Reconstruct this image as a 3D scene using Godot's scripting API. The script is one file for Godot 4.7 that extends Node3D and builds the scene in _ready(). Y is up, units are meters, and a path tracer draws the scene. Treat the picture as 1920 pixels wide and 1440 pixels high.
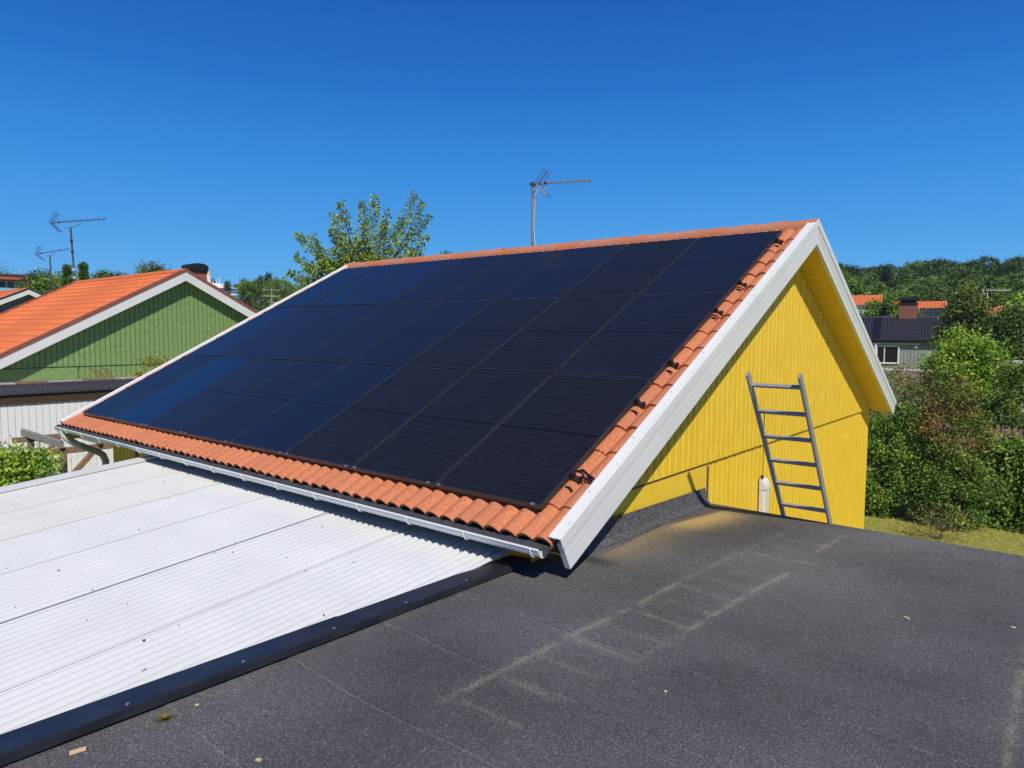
extends Node3D
# A yellow timber house with a solar roof, seen from the flat felt roof of its garage on a clear summer day.
# House frame: x runs along the ridge (gable at x = 0), y = 0 is the ridge line, +z is the sunny eave side. Metres.

const A := 0.47656          # roof pitch
const GY := -5.6            # ground level beside the house
const WX := -0.336          # face of the gable wall
var rng := RandomNumberGenerator.new()
var used := {}
var M := {}

# ---------------------------------------------------------------- mesh building
class MB:
	var v := PackedVector3Array()
	var n := PackedVector3Array()
	var uv := PackedVector2Array()
	var c := PackedColorArray()
	var ix := PackedInt32Array()
	var col := Color.WHITE
	func quad(a: Vector3, b: Vector3, d: Vector3, e: Vector3) -> void:   # counter-clockwise seen from the front
		var nn := (d - a).cross(e - b).normalized()
		quadn(a, b, d, e, nn, nn, nn, nn)
	func quadn(a: Vector3, b: Vector3, d: Vector3, e: Vector3, na: Vector3, nb: Vector3, nd: Vector3, ne: Vector3) -> void:
		var k := v.size()
		v.append(a); v.append(b); v.append(d); v.append(e)
		n.append(na); n.append(nb); n.append(nd); n.append(ne)
		uv.append(Vector2(0, 1)); uv.append(Vector2(1, 1)); uv.append(Vector2(1, 0)); uv.append(Vector2(0, 0))
		c.append(col); c.append(col); c.append(col); c.append(col)
		ix.append(k); ix.append(k + 2); ix.append(k + 1); ix.append(k); ix.append(k + 3); ix.append(k + 2)
	func tri(a: Vector3, b: Vector3, d: Vector3) -> void:
		var nn := (b - a).cross(d - a).normalized()
		var k := v.size()
		for p in [a, b, d]:
			v.append(p); n.append(nn); uv.append(Vector2(p.x, p.z)); c.append(col)
		ix.append(k); ix.append(k + 2); ix.append(k + 1)
	func box(lo: Vector3, hi: Vector3, t := Transform3D()) -> void:
		var p: Array[Vector3] = []
		for i in 8:
			p.append(t * Vector3(hi.x if i & 1 else lo.x, hi.y if i & 2 else lo.y, hi.z if i & 4 else lo.z))
		quad(p[4], p[5], p[7], p[6]); quad(p[1], p[0], p[2], p[3]); quad(p[5], p[1], p[3], p[7])
		quad(p[0], p[4], p[6], p[2]); quad(p[6], p[7], p[3], p[2]); quad(p[0], p[1], p[5], p[4])
	func bar(a: Vector3, b: Vector3, w: float, h: float, up := Vector3.UP) -> void:   # a beam from a to b
		var d := b - a
		var z := d.normalized()
		var x := up.cross(z)
		if x.length() < 0.01: x = Vector3.RIGHT.cross(z)
		x = x.normalized()
		var t := Transform3D(Basis(x, z.cross(x), z), a)
		var e: float = minf(w, h) * 0.12
		var pr := PackedVector2Array([Vector2(-w / 2 + e, -h / 2), Vector2(w / 2 - e, -h / 2), Vector2(w / 2, -h / 2 + e), Vector2(w / 2, h / 2 - e), Vector2(w / 2 - e, h / 2), Vector2(-w / 2 + e, h / 2), Vector2(-w / 2, h / 2 - e), Vector2(-w / 2, -h / 2 + e)])
		extrude(pr, t, d.length())
	func extrude(pr: PackedVector2Array, t: Transform3D, length: float, closed := true, caps := true) -> void:   # profile in t's xy (ccw), swept along t's z
		var m := pr.size()
		for i in (m if closed else m - 1):
			var a := pr[i]
			var b := pr[(i + 1) % m]
			quad(t * Vector3(a.x, a.y, length), t * Vector3(a.x, a.y, 0), t * Vector3(b.x, b.y, 0), t * Vector3(b.x, b.y, length))
		if closed and caps:
			var tr := Geometry2D.triangulate_polygon(pr)
			for i in range(0, tr.size(), 3):
				tri(t * Vector3(pr[tr[i]].x, pr[tr[i]].y, length), t * Vector3(pr[tr[i + 1]].x, pr[tr[i + 1]].y, length), t * Vector3(pr[tr[i + 2]].x, pr[tr[i + 2]].y, length))
				tri(t * Vector3(pr[tr[i]].x, pr[tr[i]].y, 0), t * Vector3(pr[tr[i + 2]].x, pr[tr[i + 2]].y, 0), t * Vector3(pr[tr[i + 1]].x, pr[tr[i + 1]].y, 0))
	func tube(pts: Array, radii: Array, sides := 8, cap := true) -> void:
		var rings := []
		var nrm := []
		var ref := Vector3.UP
		for i in pts.size():
			var d: Vector3 = (pts[mini(i + 1, pts.size() - 1)] - pts[maxi(i - 1, 0)])
			d = d.normalized()
			if absf(d.dot(ref)) > 0.95: ref = Vector3.RIGHT if absf(d.x) < 0.9 else Vector3.BACK
			var x := ref.cross(d).normalized()
			var y := d.cross(x)
			ref = y if absf(y.dot(d)) < 0.9 else ref
			var r: float = radii[mini(i, radii.size() - 1)]
			var ring := []
			var nr := []
			for k in sides:
				var q := TAU * k / sides
				var o := x * cos(q) + y * sin(q)
				nr.append(o); ring.append(pts[i] + o * r)
			rings.append(ring); nrm.append(nr)
		for i in pts.size() - 1:
			for k in sides:
				var l := (k + 1) % sides
				quadn(rings[i][k], rings[i][l], rings[i + 1][l], rings[i + 1][k], nrm[i][k], nrm[i][l], nrm[i + 1][l], nrm[i + 1][k])
		if cap:
			for k in range(1, sides - 1):
				tri(rings[0][0], rings[0][k + 1], rings[0][k])
				var e: int = rings.size() - 1
				tri(rings[e][0], rings[e][k], rings[e][k + 1])
	func mesh() -> ArrayMesh:
		var arr := []
		arr.resize(Mesh.ARRAY_MAX)
		arr[Mesh.ARRAY_VERTEX] = v; arr[Mesh.ARRAY_NORMAL] = n; arr[Mesh.ARRAY_TEX_UV] = uv; arr[Mesh.ARRAY_COLOR] = c; arr[Mesh.ARRAY_INDEX] = ix
		var m := ArrayMesh.new()
		m.add_surface_from_arrays(Mesh.PRIMITIVE_TRIANGLES, arr)
		return m
	func leaf(p: Vector3, d: Vector3, side: Vector3, l: float, w: float) -> void:   # a pointed leaf folded along its midrib
		var up := d.cross(side).normalized()
		var k := v.size()
		var mid := p + d * l * 0.45
		v.append(p); v.append(mid + side * w * 0.5 + up * w * 0.14); v.append(p + d * l - up * l * 0.08); v.append(mid - side * w * 0.5 + up * w * 0.14)
		var nu := up
		n.append(nu); n.append((nu - side * 0.35).normalized()); n.append(nu); n.append((nu + side * 0.35).normalized())
		for i in 4:
			uv.append(Vector2(i & 1, i >> 1)); c.append(col)
		ix.append(k); ix.append(k + 1); ix.append(k + 2); ix.append(k); ix.append(k + 2); ix.append(k + 3)

# ---------------------------------------------------------------- objects
func numbered(called: String) -> String:
	used[called] = used.get(called, -1) + 1
	return called if used[called] == 0 else "%s_%03d" % [called, used[called]]

func thing(called: String, label: String, category: String, at := Vector3.ZERO, group := "") -> Node3D:
	var o := Node3D.new()
	o.name = numbered(called)
	add_child(o)
	o.position = at
	tag(o, label, category, group)
	return o

func tag(o: Node3D, label: String, category: String, group := "", kind := "") -> void:
	if label: o.set_meta("label", label)
	if category: o.set_meta("category", category)
	if group: o.set_meta("group", group)
	if kind: o.set_meta("kind", kind)

func part(parent: Node, called: String, mesh: Mesh, m: Material, xf := Transform3D()) -> MeshInstance3D:   # mesh in world coordinates, moved by xf
	var o := MeshInstance3D.new()
	o.mesh = mesh
	o.material_override = m
	o.name = called
	parent.add_child(o, true)
	o.global_transform = xf
	return o

func single(called: String, mesh: Mesh, m: Material, label: String, category: String, group := "", xf := Transform3D()) -> MeshInstance3D:
	var o := part(self, numbered(called), mesh, m, xf)
	tag(o, label, category, group)
	return o

func setting(called: String, mesh: Mesh, m: Material) -> MeshInstance3D:
	var o := part(self, called, mesh, m)
	o.set_meta("kind", "structure")
	return o

# ---------------------------------------------------------------- materials
func lin(r: float, g: float, b: float) -> Color:   # a real-world base colour to an albedo colour
	return Color(r, g, b).linear_to_srgb()

func ntex(sd: int, fr: float, ca: Color, cb: Color, sz := 256, lo := 0.25, hi := 0.75) -> ImageTexture:
	var f := FastNoiseLite.new()
	f.seed = sd; f.frequency = fr; f.fractal_octaves = 5; f.noise_type = FastNoiseLite.TYPE_SIMPLEX_SMOOTH
	var g := f.get_seamless_image(sz, sz).get_data()
	var out := PackedByteArray()
	out.resize(sz * sz * 3)
	for i in sz * sz:
		var t := clampf((g[i] / 255.0 - lo) / (hi - lo), 0, 1)
		out[i * 3] = int(255 * lerpf(ca.r, cb.r, t)); out[i * 3 + 1] = int(255 * lerpf(ca.g, cb.g, t)); out[i * 3 + 2] = int(255 * lerpf(ca.b, cb.b, t))
	var im := Image.create_from_data(sz, sz, false, Image.FORMAT_RGB8, out)
	im.generate_mipmaps()
	return ImageTexture.create_from_image(im)

func bump(sd: int, fr: float, strength: float, sz := 256) -> ImageTexture:
	var f := FastNoiseLite.new()
	f.seed = sd; f.frequency = fr; f.fractal_octaves = 4
	var im := f.get_seamless_image(sz, sz)
	im.convert(Image.FORMAT_RGBA8)
	im.bump_map_to_normal_map(strength)
	return ImageTexture.create_from_image(im)

func grain(ca: Color, cb: Color, metres: float, rough: float, sd := 1, fr := 0.02, nb: Texture2D = null, ns := 0.5) -> StandardMaterial3D:
	var m := StandardMaterial3D.new()
	m.albedo_texture = ntex(sd, fr, ca, cb)
	m.uv1_triplanar = true; m.uv1_world_triplanar = true
	m.uv1_scale = Vector3.ONE / metres
	m.roughness = rough
	if nb:
		m.normal_enabled = true; m.normal_texture = nb; m.normal_scale = ns
	return m

func flat(col: Color, rough := 0.6, metal := 0.0) -> StandardMaterial3D:
	var m := StandardMaterial3D.new()
	m.albedo_color = col; m.roughness = rough; m.metallic = metal
	return m

func leafmat(back := 0.35) -> StandardMaterial3D:
	var m := StandardMaterial3D.new()
	m.vertex_color_use_as_albedo = true
	m.roughness = 0.55
	m.metallic_specular = 0.4
	m.backlight_enabled = true
	m.backlight = Color(back, back, back * 0.6)
	m.cull_mode = BaseMaterial3D.CULL_DISABLED
	return m

func make_materials() -> void:
	var fine := bump(11, 0.12, 3.0)
	var soft := bump(12, 0.03, 3.0)
	M.yellow = grain(lin(0.81, 0.55, 0.036), lin(0.87, 0.60, 0.048), 1.7, 0.5, 3, 0.015, soft, 0.15)
	M.white_paint = grain(lin(0.715, 0.73, 0.71), lin(0.745, 0.757, 0.735), 2.3, 0.42, 4, 0.012)
	M.white_sheet = grain(lin(0.585, 0.61, 0.63), lin(0.645, 0.67, 0.69), 2.6, 0.5, 5, 0.012, soft, 0.08)
	M.cream_sheet = grain(lin(0.58, 0.60, 0.59), lin(0.64, 0.657, 0.635), 2.2, 0.5, 6, 0.012, soft, 0.08)
	M.tile = grain(lin(0.42, 0.130, 0.055), lin(0.67, 0.25, 0.115), 0.31, 0.8, 7, 0.05, fine, 0.6)
	M.tile_b = grain(lin(0.42, 0.135, 0.060), lin(0.61, 0.24, 0.12), 0.27, 0.85, 8, 0.06, fine, 0.6)
	M.tile_c = grain(lin(0.49, 0.150, 0.062), lin(0.64, 0.25, 0.12), 0.35, 0.8, 9, 0.045, fine, 0.6)
	M.ridge = grain(lin(0.42, 0.15, 0.085), lin(0.60, 0.28, 0.18), 0.4, 0.85, 10, 0.05, fine, 0.6)
	M.orange_tile = grain(lin(0.62, 0.150, 0.042), lin(0.73, 0.205, 0.068), 0.8, 0.75, 13, 0.03)
	M.brown_metal = grain(lin(0.22, 0.07, 0.04), lin(0.28, 0.095, 0.06), 1.0, 0.6, 14)
	M.green = grain(lin(0.18, 0.285, 0.095), lin(0.22, 0.34, 0.12), 0.9, 0.75, 15, 0.02, soft, 0.2)
	M.white_wood = grain(lin(0.84, 0.855, 0.87), lin(0.88, 0.89, 0.90), 1.7, 0.65, 16, 0.02, soft, 0.08)
	M.dark_wood_and_shade = grain(lin(0.045, 0.025, 0.016), lin(0.09, 0.05, 0.03), 0.5, 0.85, 17, 0.03)
	M.grey_wood = grain(lin(0.20, 0.19, 0.175), lin(0.36, 0.34, 0.31), 0.4, 0.85, 18, 0.04, fine, 0.4)
	M.brown_wood = grain(lin(0.20, 0.12, 0.08), lin(0.32, 0.22, 0.16), 0.4, 0.85, 19, 0.04, fine, 0.4)
	M.chip_wood = grain(lin(0.62, 0.42, 0.22), lin(0.78, 0.58, 0.36), 0.05, 0.8, 20, 0.03)
	M.black = flat(lin(0.012, 0.012, 0.014), 0.5)
	M.dark_metal = grain(lin(0.014, 0.016, 0.024), lin(0.024, 0.027, 0.036), 1.4, 0.42, 21, 0.015)
	M.frame = flat(lin(0.034, 0.033, 0.036), 0.32)
	M.steel = flat(lin(0.5, 0.5, 0.5), 0.4, 0.8)
	M.alu = grain(lin(0.24, 0.24, 0.235), lin(0.52, 0.51, 0.50), 0.16, 0.5, 22, 0.05, fine, 0.2)
	M.alu.metallic = 0.25
	M.comb = grain(lin(0.035, 0.035, 0.04), lin(0.07, 0.07, 0.08), 0.1, 0.8, 23, 0.08)
	M.plastic = flat(lin(0.72, 0.71, 0.68), 0.4)
	M.pipe_grey = flat(lin(0.42, 0.43, 0.43), 0.45)
	M.cable_white = flat(lin(0.6, 0.6, 0.6), 0.5)
	M.zinc = flat(lin(0.30, 0.31, 0.32), 0.5, 0.5)
	M.dark_zinc = flat(lin(0.10, 0.10, 0.11), 0.55, 0.3)
	M.brick = grain(lin(0.20, 0.075, 0.05), lin(0.34, 0.155, 0.105), 0.5, 0.85, 24, 0.05)
	M.red_plaster = grain(lin(0.30, 0.085, 0.045), lin(0.36, 0.115, 0.065), 0.9, 0.8, 25)
	M.slate = grain(lin(0.026, 0.027, 0.034), lin(0.05, 0.052, 0.06), 0.7, 0.5, 26, 0.03)
	M.sage = grain(lin(0.22, 0.26, 0.22), lin(0.30, 0.34, 0.29), 0.8, 0.7, 27)
	M.grey_boards = grain(lin(0.10, 0.12, 0.14), lin(0.15, 0.17, 0.19), 0.8, 0.7, 28)
	M.render_white = grain(lin(0.62, 0.62, 0.62), lin(0.74, 0.74, 0.73), 2.0, 0.8, 29)
	M.pink_render = grain(lin(0.50, 0.40, 0.34), lin(0.58, 0.47, 0.41), 2.0, 0.8, 30)
	M.blue_sheet = grain(lin(0.05, 0.17, 0.42), lin(0.07, 0.22, 0.50), 6.0, 0.6, 31)
	M.glass_dark = flat(lin(0.02, 0.022, 0.026), 0.06)
	M.blue_panel = flat(lin(0.16, 0.45, 0.62), 0.5)
	M.bark = grain(lin(0.07, 0.05, 0.038), lin(0.15, 0.115, 0.09), 0.3, 0.9, 32, 0.04, fine, 0.6)
	M.rust_and_gap_shade = grain(lin(0.14, 0.06, 0.03), lin(0.25, 0.12, 0.06), 0.2, 0.9, 33, 0.05)
	M.old_felt = grain(lin(0.30, 0.27, 0.24), lin(0.55, 0.52, 0.48), 0.9, 0.9, 34, 0.03, fine, 0.6)
	M.fence = grain(lin(0.30, 0.19, 0.12), lin(0.42, 0.28, 0.19), 0.5, 0.85, 35, 0.04)
	M.leaf = leafmat(0.45)
	M.leaf_far = leafmat(0.3)
	M.lawn = grain(lin(0.17, 0.215, 0.022), lin(0.40, 0.335, 0.085), 1.6, 0.95, 36, 0.045, fine, 0.5)
	M.felt = felt_material()
	M.upstand = speckle_material()
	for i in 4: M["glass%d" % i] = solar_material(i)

func _ready() -> void:
	# camera
	var cam := Camera3D.new()
	cam.name = "camera"
	add_child(cam)
	cam.position = Vector3(2.574, -1.295, 8.883)
	cam.rotation = Vector3(-0.07361, 0.69054, 0.00576)
	cam.fov = 57.861
	cam.near = 0.05
	cam.far = 3000
	cam.current = true
	# sky and exposure
	var we := WorldEnvironment.new()
	we.name = "environment"
	var env := Environment.new()
	env.background_mode = Environment.BG_SKY
	var sky := Sky.new()
	var sm := PanoramaSkyMaterial.new()
	sm.panorama = ImageTexture.create_from_image(sky_image())
	sky.sky_material = sm
	env.sky = sky
	env.tonemap_mode = Environment.TONE_MAPPER_LINEAR
	env.tonemap_exposure = 1.0
	env.sdfgi_enabled = true; env.ssao_enabled = true; env.ssil_enabled = true
	env.fog_enabled = true
	env.fog_density = 0.00025
	env.fog_light_color = Color(0.66, 0.80, 0.95)
	we.environment = env
	add_child(we)
	# sun
	var sun := DirectionalLight3D.new()
	sun.name = "sun"
	add_child(sun)
	var az := 0.665
	var el := 0.806
	sun.look_at_from_position(Vector3(cos(el) * cos(az), sin(el), cos(el) * sin(az)) * 50, Vector3.ZERO)
	sun.light_energy = 1.35
	sun.light_color = Color(1.0, 0.965, 0.90)
	sun.light_angular_distance = 0.5
	sun.shadow_enabled = true

	make_materials()
	build_ground()
	build_house()
	build_garage()
	build_patio()
	build_green_house()
	build_shed()
	build_right_houses()
	build_far_left()
	build_wood()
	build_plants()
	build_cherry()
	build_solar()
	build_pergola()
	build_ladder()
	build_duct()
	build_antennas()
	build_litter()

func felt_material() -> StandardMaterial3D:
	var sz := 2048
	var r := RandomNumberGenerator.new()
	r.seed = 71
	var table := PackedByteArray()
	for i in 1024:
		var q := r.randf()
		table.append(int(r.randf_range(60, 84)) if q < 0.62 else (int(r.randf_range(82, 120)) if q < 0.94 else int(r.randf_range(125, 190))))
	var f := FastNoiseLite.new()
	f.seed = 5; f.frequency = 0.006; f.fractal_octaves = 5
	var low := f.get_seamless_image(512, 512)
	low.resize(sz, sz, Image.INTERPOLATE_BILINEAR)
	var lw := low.get_data()
	var d := PackedByteArray()
	d.resize(sz * sz * 3)
	var s := 12345
	for i in sz * sz:
		s = (s * 1103515245 + 12345) & 0x7fffffff
		var g: int = table[(s >> 12) & 1023] * (205 + (lw[i] * 100 >> 8)) >> 8
		d[i * 3] = g; d[i * 3 + 1] = g; d[i * 3 + 2] = g
	# pale dust: the print of a ladder that lay here, and sawdust-coloured pollen swept against the wall
	var k := sz / 6.2
	var dust := func(x: float, z: float, cr: int, cg: int, cb: int, t: float):
		var px := int((x + 1.0) * k)
		var pz := int((z - 2.0) * k)
		if px < 0 or pz < 0 or px >= sz or pz >= sz: return
		var i := (pz * sz + px) * 3
		d[i] = int(lerpf(d[i], cr, t)); d[i + 1] = int(lerpf(d[i + 1], cg, t)); d[i + 2] = int(lerpf(d[i + 2], cb, t))
	var seg := [[0.44, 6.82, 0.48, 5.84, 1.0], [0.48, 5.84, 0.52, 5.26, 1.3], [0.52, 5.26, 0.53, 4.66, 1.2], [0.53, 4.66, 0.58, 3.82, 0.7], [0.93, 5.30, 0.97, 4.51, 1.2], [0.97, 4.51, 1.03, 3.91, 1.3], [0.52, 5.56, 0.91, 5.58, 0.5], [0.53, 5.26, 0.92, 5.31, 0.9], [0.56, 4.96, 0.93, 5.02, 0.7], [0.57, 4.67, 0.94, 4.73, 0.5], [0.63, 4.12, 0.94, 4.16, 0.5], [0.61, 3.63, 1.12, 3.60, 0.8], [0.70, 3.05, 1.04, 3.04, 0.7], [1.07, 2.55, 1.02, 3.25, 0.9], [0.51, 5.84, 0.91, 5.86, 1.0], [0.50, 6.43, 0.85, 6.43, 0.8], [0.52, 6.72, 0.84, 6.71, 0.7], [0.50, 6.14, 0.86, 6.14, 0.45], [0.60, 4.42, 0.95, 4.44, 0.45], [0.66, 3.34, 1.03, 3.33, 0.45], [0.58, 3.82, 0.66, 2.6, 0.5], [0.90, 5.86, 0.93, 5.30, 0.4], [2.40, 4.3, 2.42, 6.0, 0.8]]
	for g in seg:
		var a := Vector2(g[0], g[1])
		var b := Vector2(g[2], g[3])
		for i in int(a.distance_to(b) * 7600 * g[4]):
			var sg: float = 0.012 if i % 2 else 0.034
			var p := a.lerp(b, r.randf()) + Vector2(r.randfn(0, sg), r.randfn(0, sg))
			if f.get_noise_2d(p.x * 900.0, p.y * 900.0) + r.randfn(0, 0.35) < -0.12: continue   # patchy, worn away in places
			dust.call(p.x, p.y, 162, 153, 128, r.randf_range(0.12, 0.72))
	for i in 80000:   # pollen along the wall and its loose outer scatter
		var t := r.randf()
		var p := Vector2(-0.17, 4.47).lerp(Vector2(-0.25, 3.3), t) if i % 4 == 0 else Vector2(-0.20, 3.3).lerp(Vector2(-0.05, 2.5), t)
		p += Vector2(absf(r.randfn(0, 0.15)) - 0.0, r.randfn(0, 0.13))
		dust.call(p.x, p.y, 186, 160, 104, r.randf_range(0.3, 0.95))
	for i in 9000:
		dust.call(-0.25 + absf(r.randfn(0, 0.55)), 2.3 + absf(r.randfn(0, 0.9)), 160, 138, 92, r.randf_range(0.2, 0.7))
	for i in 5200:   # chips and grit lying everywhere
		dust.call(r.randf_range(-0.5, 5.0), r.randf_range(2.2, 8.1), 190, 175, 150, r.randf_range(0.2, 0.8))
	for i in 26000:   # coarse pale granules
		var gx := r.randf_range(-0.5, 5.1)
		var gz := r.randf_range(2.2, 8.15)
		var gt := r.randf_range(0.1, 0.55)
		for j in 4: dust.call(gx + 0.003 * (j & 1), gz + 0.003 * (j >> 1), 165, 166, 168, gt)
	for i in 700:
		var x := r.randf_range(-0.4, 2.4)
		var z := 2.3 + absf(r.randfn(0, 1.0))
		for j in 3: dust.call(x + j * 0.003, z + j * 0.002, 205, 186, 140, 0.85)
	for z0 in [5.79, 6.40, 7.0, 7.6, 5.18, 4.57]:   # scuffed lap seams
		var x := -0.42
		while x < 2.3:
			var on := r.randf() < (0.92 if x < 0.9 else 0.35)
			for j in 70:
				if on: dust.call(x + j * 0.0018, z0 + 0.012 * sin(x * 5.0 + z0) + r.randfn(0, 0.0026), 160, 160, 157, r.randf_range(0.1, 0.8) * (0.5 if z0 < 5.5 else 1.0))
			x += 0.12
	for i in 2200:   # worn pale grit beside the metal edge
		dust.call(-0.40 + absf(r.randfn(0, 0.035)), r.randf_range(5.1, 8.1), 150, 143, 125, r.randf_range(0.2, 0.7))
	for i in 5000:   # the dark damp stain under the verge end
		dust.call(-0.14 + r.randfn(0, 0.09), 4.62 + r.randfn(0, 0.05), 30, 30, 32, 0.5)
	var im := Image.create_from_data(sz, sz, false, Image.FORMAT_RGB8, d)
	var m := StandardMaterial3D.new()
	m.albedo_texture = ImageTexture.create_from_image(im)
	m.roughness = 0.9
	return m

func speckle_material() -> StandardMaterial3D:
	var r := RandomNumberGenerator.new()
	r.seed = 17
	var d := PackedByteArray()
	d.resize(512 * 512 * 3)
	for i in 512 * 512:
		var q := r.randf()
		var g := int(r.randf_range(40, 72)) if q < 0.62 else (int(r.randf_range(74, 116)) if q < 0.92 else int(r.randf_range(125, 210)))
		d[i * 3] = g; d[i * 3 + 1] = g + 1; d[i * 3 + 2] = g + 5
	var m := StandardMaterial3D.new()
	m.albedo_texture = ImageTexture.create_from_image(Image.create_from_data(512, 512, false, Image.FORMAT_RGB8, d))
	m.uv1_triplanar = true; m.uv1_world_triplanar = true
	m.uv1_scale = Vector3.ONE / 2.3
	m.roughness = 0.9
	return m

func felt_uv(mb: MB) -> void:
	for i in mb.v.size(): mb.uv[i] = Vector2((mb.v[i].x + 1.0) / 6.2, (mb.v[i].z - 2.0) / 6.2)

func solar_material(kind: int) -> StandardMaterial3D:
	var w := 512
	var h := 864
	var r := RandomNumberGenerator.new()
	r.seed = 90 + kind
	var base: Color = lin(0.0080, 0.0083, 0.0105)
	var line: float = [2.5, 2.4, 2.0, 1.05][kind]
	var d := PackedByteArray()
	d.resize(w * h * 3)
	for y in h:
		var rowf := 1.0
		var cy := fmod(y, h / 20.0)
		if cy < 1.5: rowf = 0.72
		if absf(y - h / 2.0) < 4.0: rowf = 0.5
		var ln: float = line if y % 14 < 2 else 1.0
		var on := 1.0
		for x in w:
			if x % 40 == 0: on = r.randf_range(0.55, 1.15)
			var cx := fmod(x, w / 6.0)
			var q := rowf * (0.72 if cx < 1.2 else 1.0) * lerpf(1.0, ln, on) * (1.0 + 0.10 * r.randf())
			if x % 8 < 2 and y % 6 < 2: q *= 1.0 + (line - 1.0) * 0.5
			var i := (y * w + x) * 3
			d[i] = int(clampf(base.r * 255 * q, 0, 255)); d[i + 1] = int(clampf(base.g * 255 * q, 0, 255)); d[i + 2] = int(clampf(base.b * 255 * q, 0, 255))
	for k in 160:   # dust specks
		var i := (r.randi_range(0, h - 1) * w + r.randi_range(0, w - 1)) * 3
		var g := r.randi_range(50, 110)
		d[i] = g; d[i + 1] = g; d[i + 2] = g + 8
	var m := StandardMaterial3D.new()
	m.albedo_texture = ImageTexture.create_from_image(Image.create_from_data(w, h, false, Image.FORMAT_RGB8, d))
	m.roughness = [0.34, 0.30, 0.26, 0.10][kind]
	m.metallic_specular = [0.27, 0.36, 0.46, 0.95][kind]   # reflected sky tone stepped by kind, from dark panels to blue
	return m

# ---------------------------------------------------------------- the roof's own frame
func rp(x: float, s: float, h: float, side := 1.0) -> Vector3:
	return Vector3(x, -s * sin(A) + h * cos(A), side * (s * cos(A) + h * sin(A)))

func rbasis(side := 1.0) -> Basis:
	return Basis(Vector3(side, 0, 0), Vector3(0, cos(A), side * sin(A)), Vector3(0, -sin(A), side * cos(A)))

func verge(mb: MB, pr: Array, side: float, s_end: float, s0 := -99.0) -> void:   # profile of (x, h), mitred at the ridge
	var m := pr.size()
	for i in m:
		var a: Vector2 = pr[i]
		var b: Vector2 = pr[(i + 1) % m]
		var sa: float = -a.y * tan(A) if s0 < -9 else s0
		var sb: float = -b.y * tan(A) if s0 < -9 else s0
		mb.quad(rp(a.x, sa, a.y, side), rp(a.x, s_end, a.y, side), rp(b.x, s_end, b.y, side), rp(b.x, sb, b.y, side))
	var tr := Geometry2D.triangulate_polygon(PackedVector2Array(pr))
	for i in range(0, tr.size(), 3):
		mb.tri(rp(pr[tr[i]].x, s_end, pr[tr[i]].y, side), rp(pr[tr[i + 1]].x, s_end, pr[tr[i + 1]].y, side), rp(pr[tr[i + 2]].x, s_end, pr[tr[i + 2]].y, side))
		if s0 > -9: mb.tri(rp(pr[tr[i]].x, s0, pr[tr[i]].y, side), rp(pr[tr[i + 1]].x, s0, pr[tr[i + 1]].y, side), rp(pr[tr[i + 2]].x, s0, pr[tr[i + 2]].y, side))

func tile_mesh(jit: float) -> ArrayMesh:   # a double-roll concrete tile, 0.30 x 0.40, lower end at z = 0.40
	var mb := MB.new()
	var n := 18
	var w := 0.297
	var top := func(i: int, z: float) -> Vector3:
		var u := w * i / n
		var y := 0.040 * pow(absf(sin(PI * u / 0.1485)), 0.85) + 0.006
		if i == 0 or i == n: y -= 0.004
		return Vector3(u, y + jit * u * z * 4.0, z)
	for i in n:
		var a: Vector3 = top.call(i, 0.0)
		var b: Vector3 = top.call(i, 0.40)
		var c: Vector3 = top.call(i + 1, 0.40)
		var e: Vector3 = top.call(i + 1, 0.0)
		mb.quad(a, b, c, e)
		mb.quad(b, b - Vector3(0, 0.024, 0.004), c - Vector3(0, 0.024, 0.004), c)
		mb.quad(b - Vector3(0, 0.024, 0.004), b - Vector3(0, 0.024, 0.09), c - Vector3(0, 0.024, 0.09), c - Vector3(0, 0.024, 0.004))
	for i in [0, n]:
		var a: Vector3 = top.call(i, 0.0)
		var b: Vector3 = top.call(i, 0.40)
		mb.quad(a, a - Vector3(0, 0.019, 0), b - Vector3(0, 0.019, 0), b)
	# smooth the rolls
	for i in mb.v.size():
		if mb.n[i].y > 0.5:
			var q := fposmod(mb.v[i].x, 0.1485) / 0.1485 * PI
			var sl := 0.040 * PI / 0.1485 * cos(q) * 0.85 * pow(maxf(sin(q), 0.12), -0.15)
			if q > 0.05 and q < PI - 0.05: mb.n[i] = Vector3(-sl, 1, 0).normalized()
	return mb.mesh()

func board_mesh(pitch: float, thick: float, gap := 0.013, bead := 0.006) -> ArrayMesh:   # upright board of height 1, face towards +x at x = thick, with a bead and a sunk joint
	var mb := MB.new()
	var h := pitch / 2
	var pr := PackedVector2Array([Vector2(0, h), Vector2(0, -h), Vector2(thick - 0.024, -h), Vector2(thick - 0.024, -h + gap), Vector2(thick, -h + gap + 0.006), Vector2(thick, h - 0.034), Vector2(thick - bead, h - 0.028), Vector2(thick - bead, h - 0.016), Vector2(thick, h - 0.010), Vector2(thick, h)])
	# sweep upwards: profile is (x, z)
	mb.extrude(pr, Transform3D(Basis(Vector3(1, 0, 0), Vector3(0, 0, 1), Vector3(0, 1, 0)), Vector3.ZERO), 1.0)
	return mb.mesh()

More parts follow.
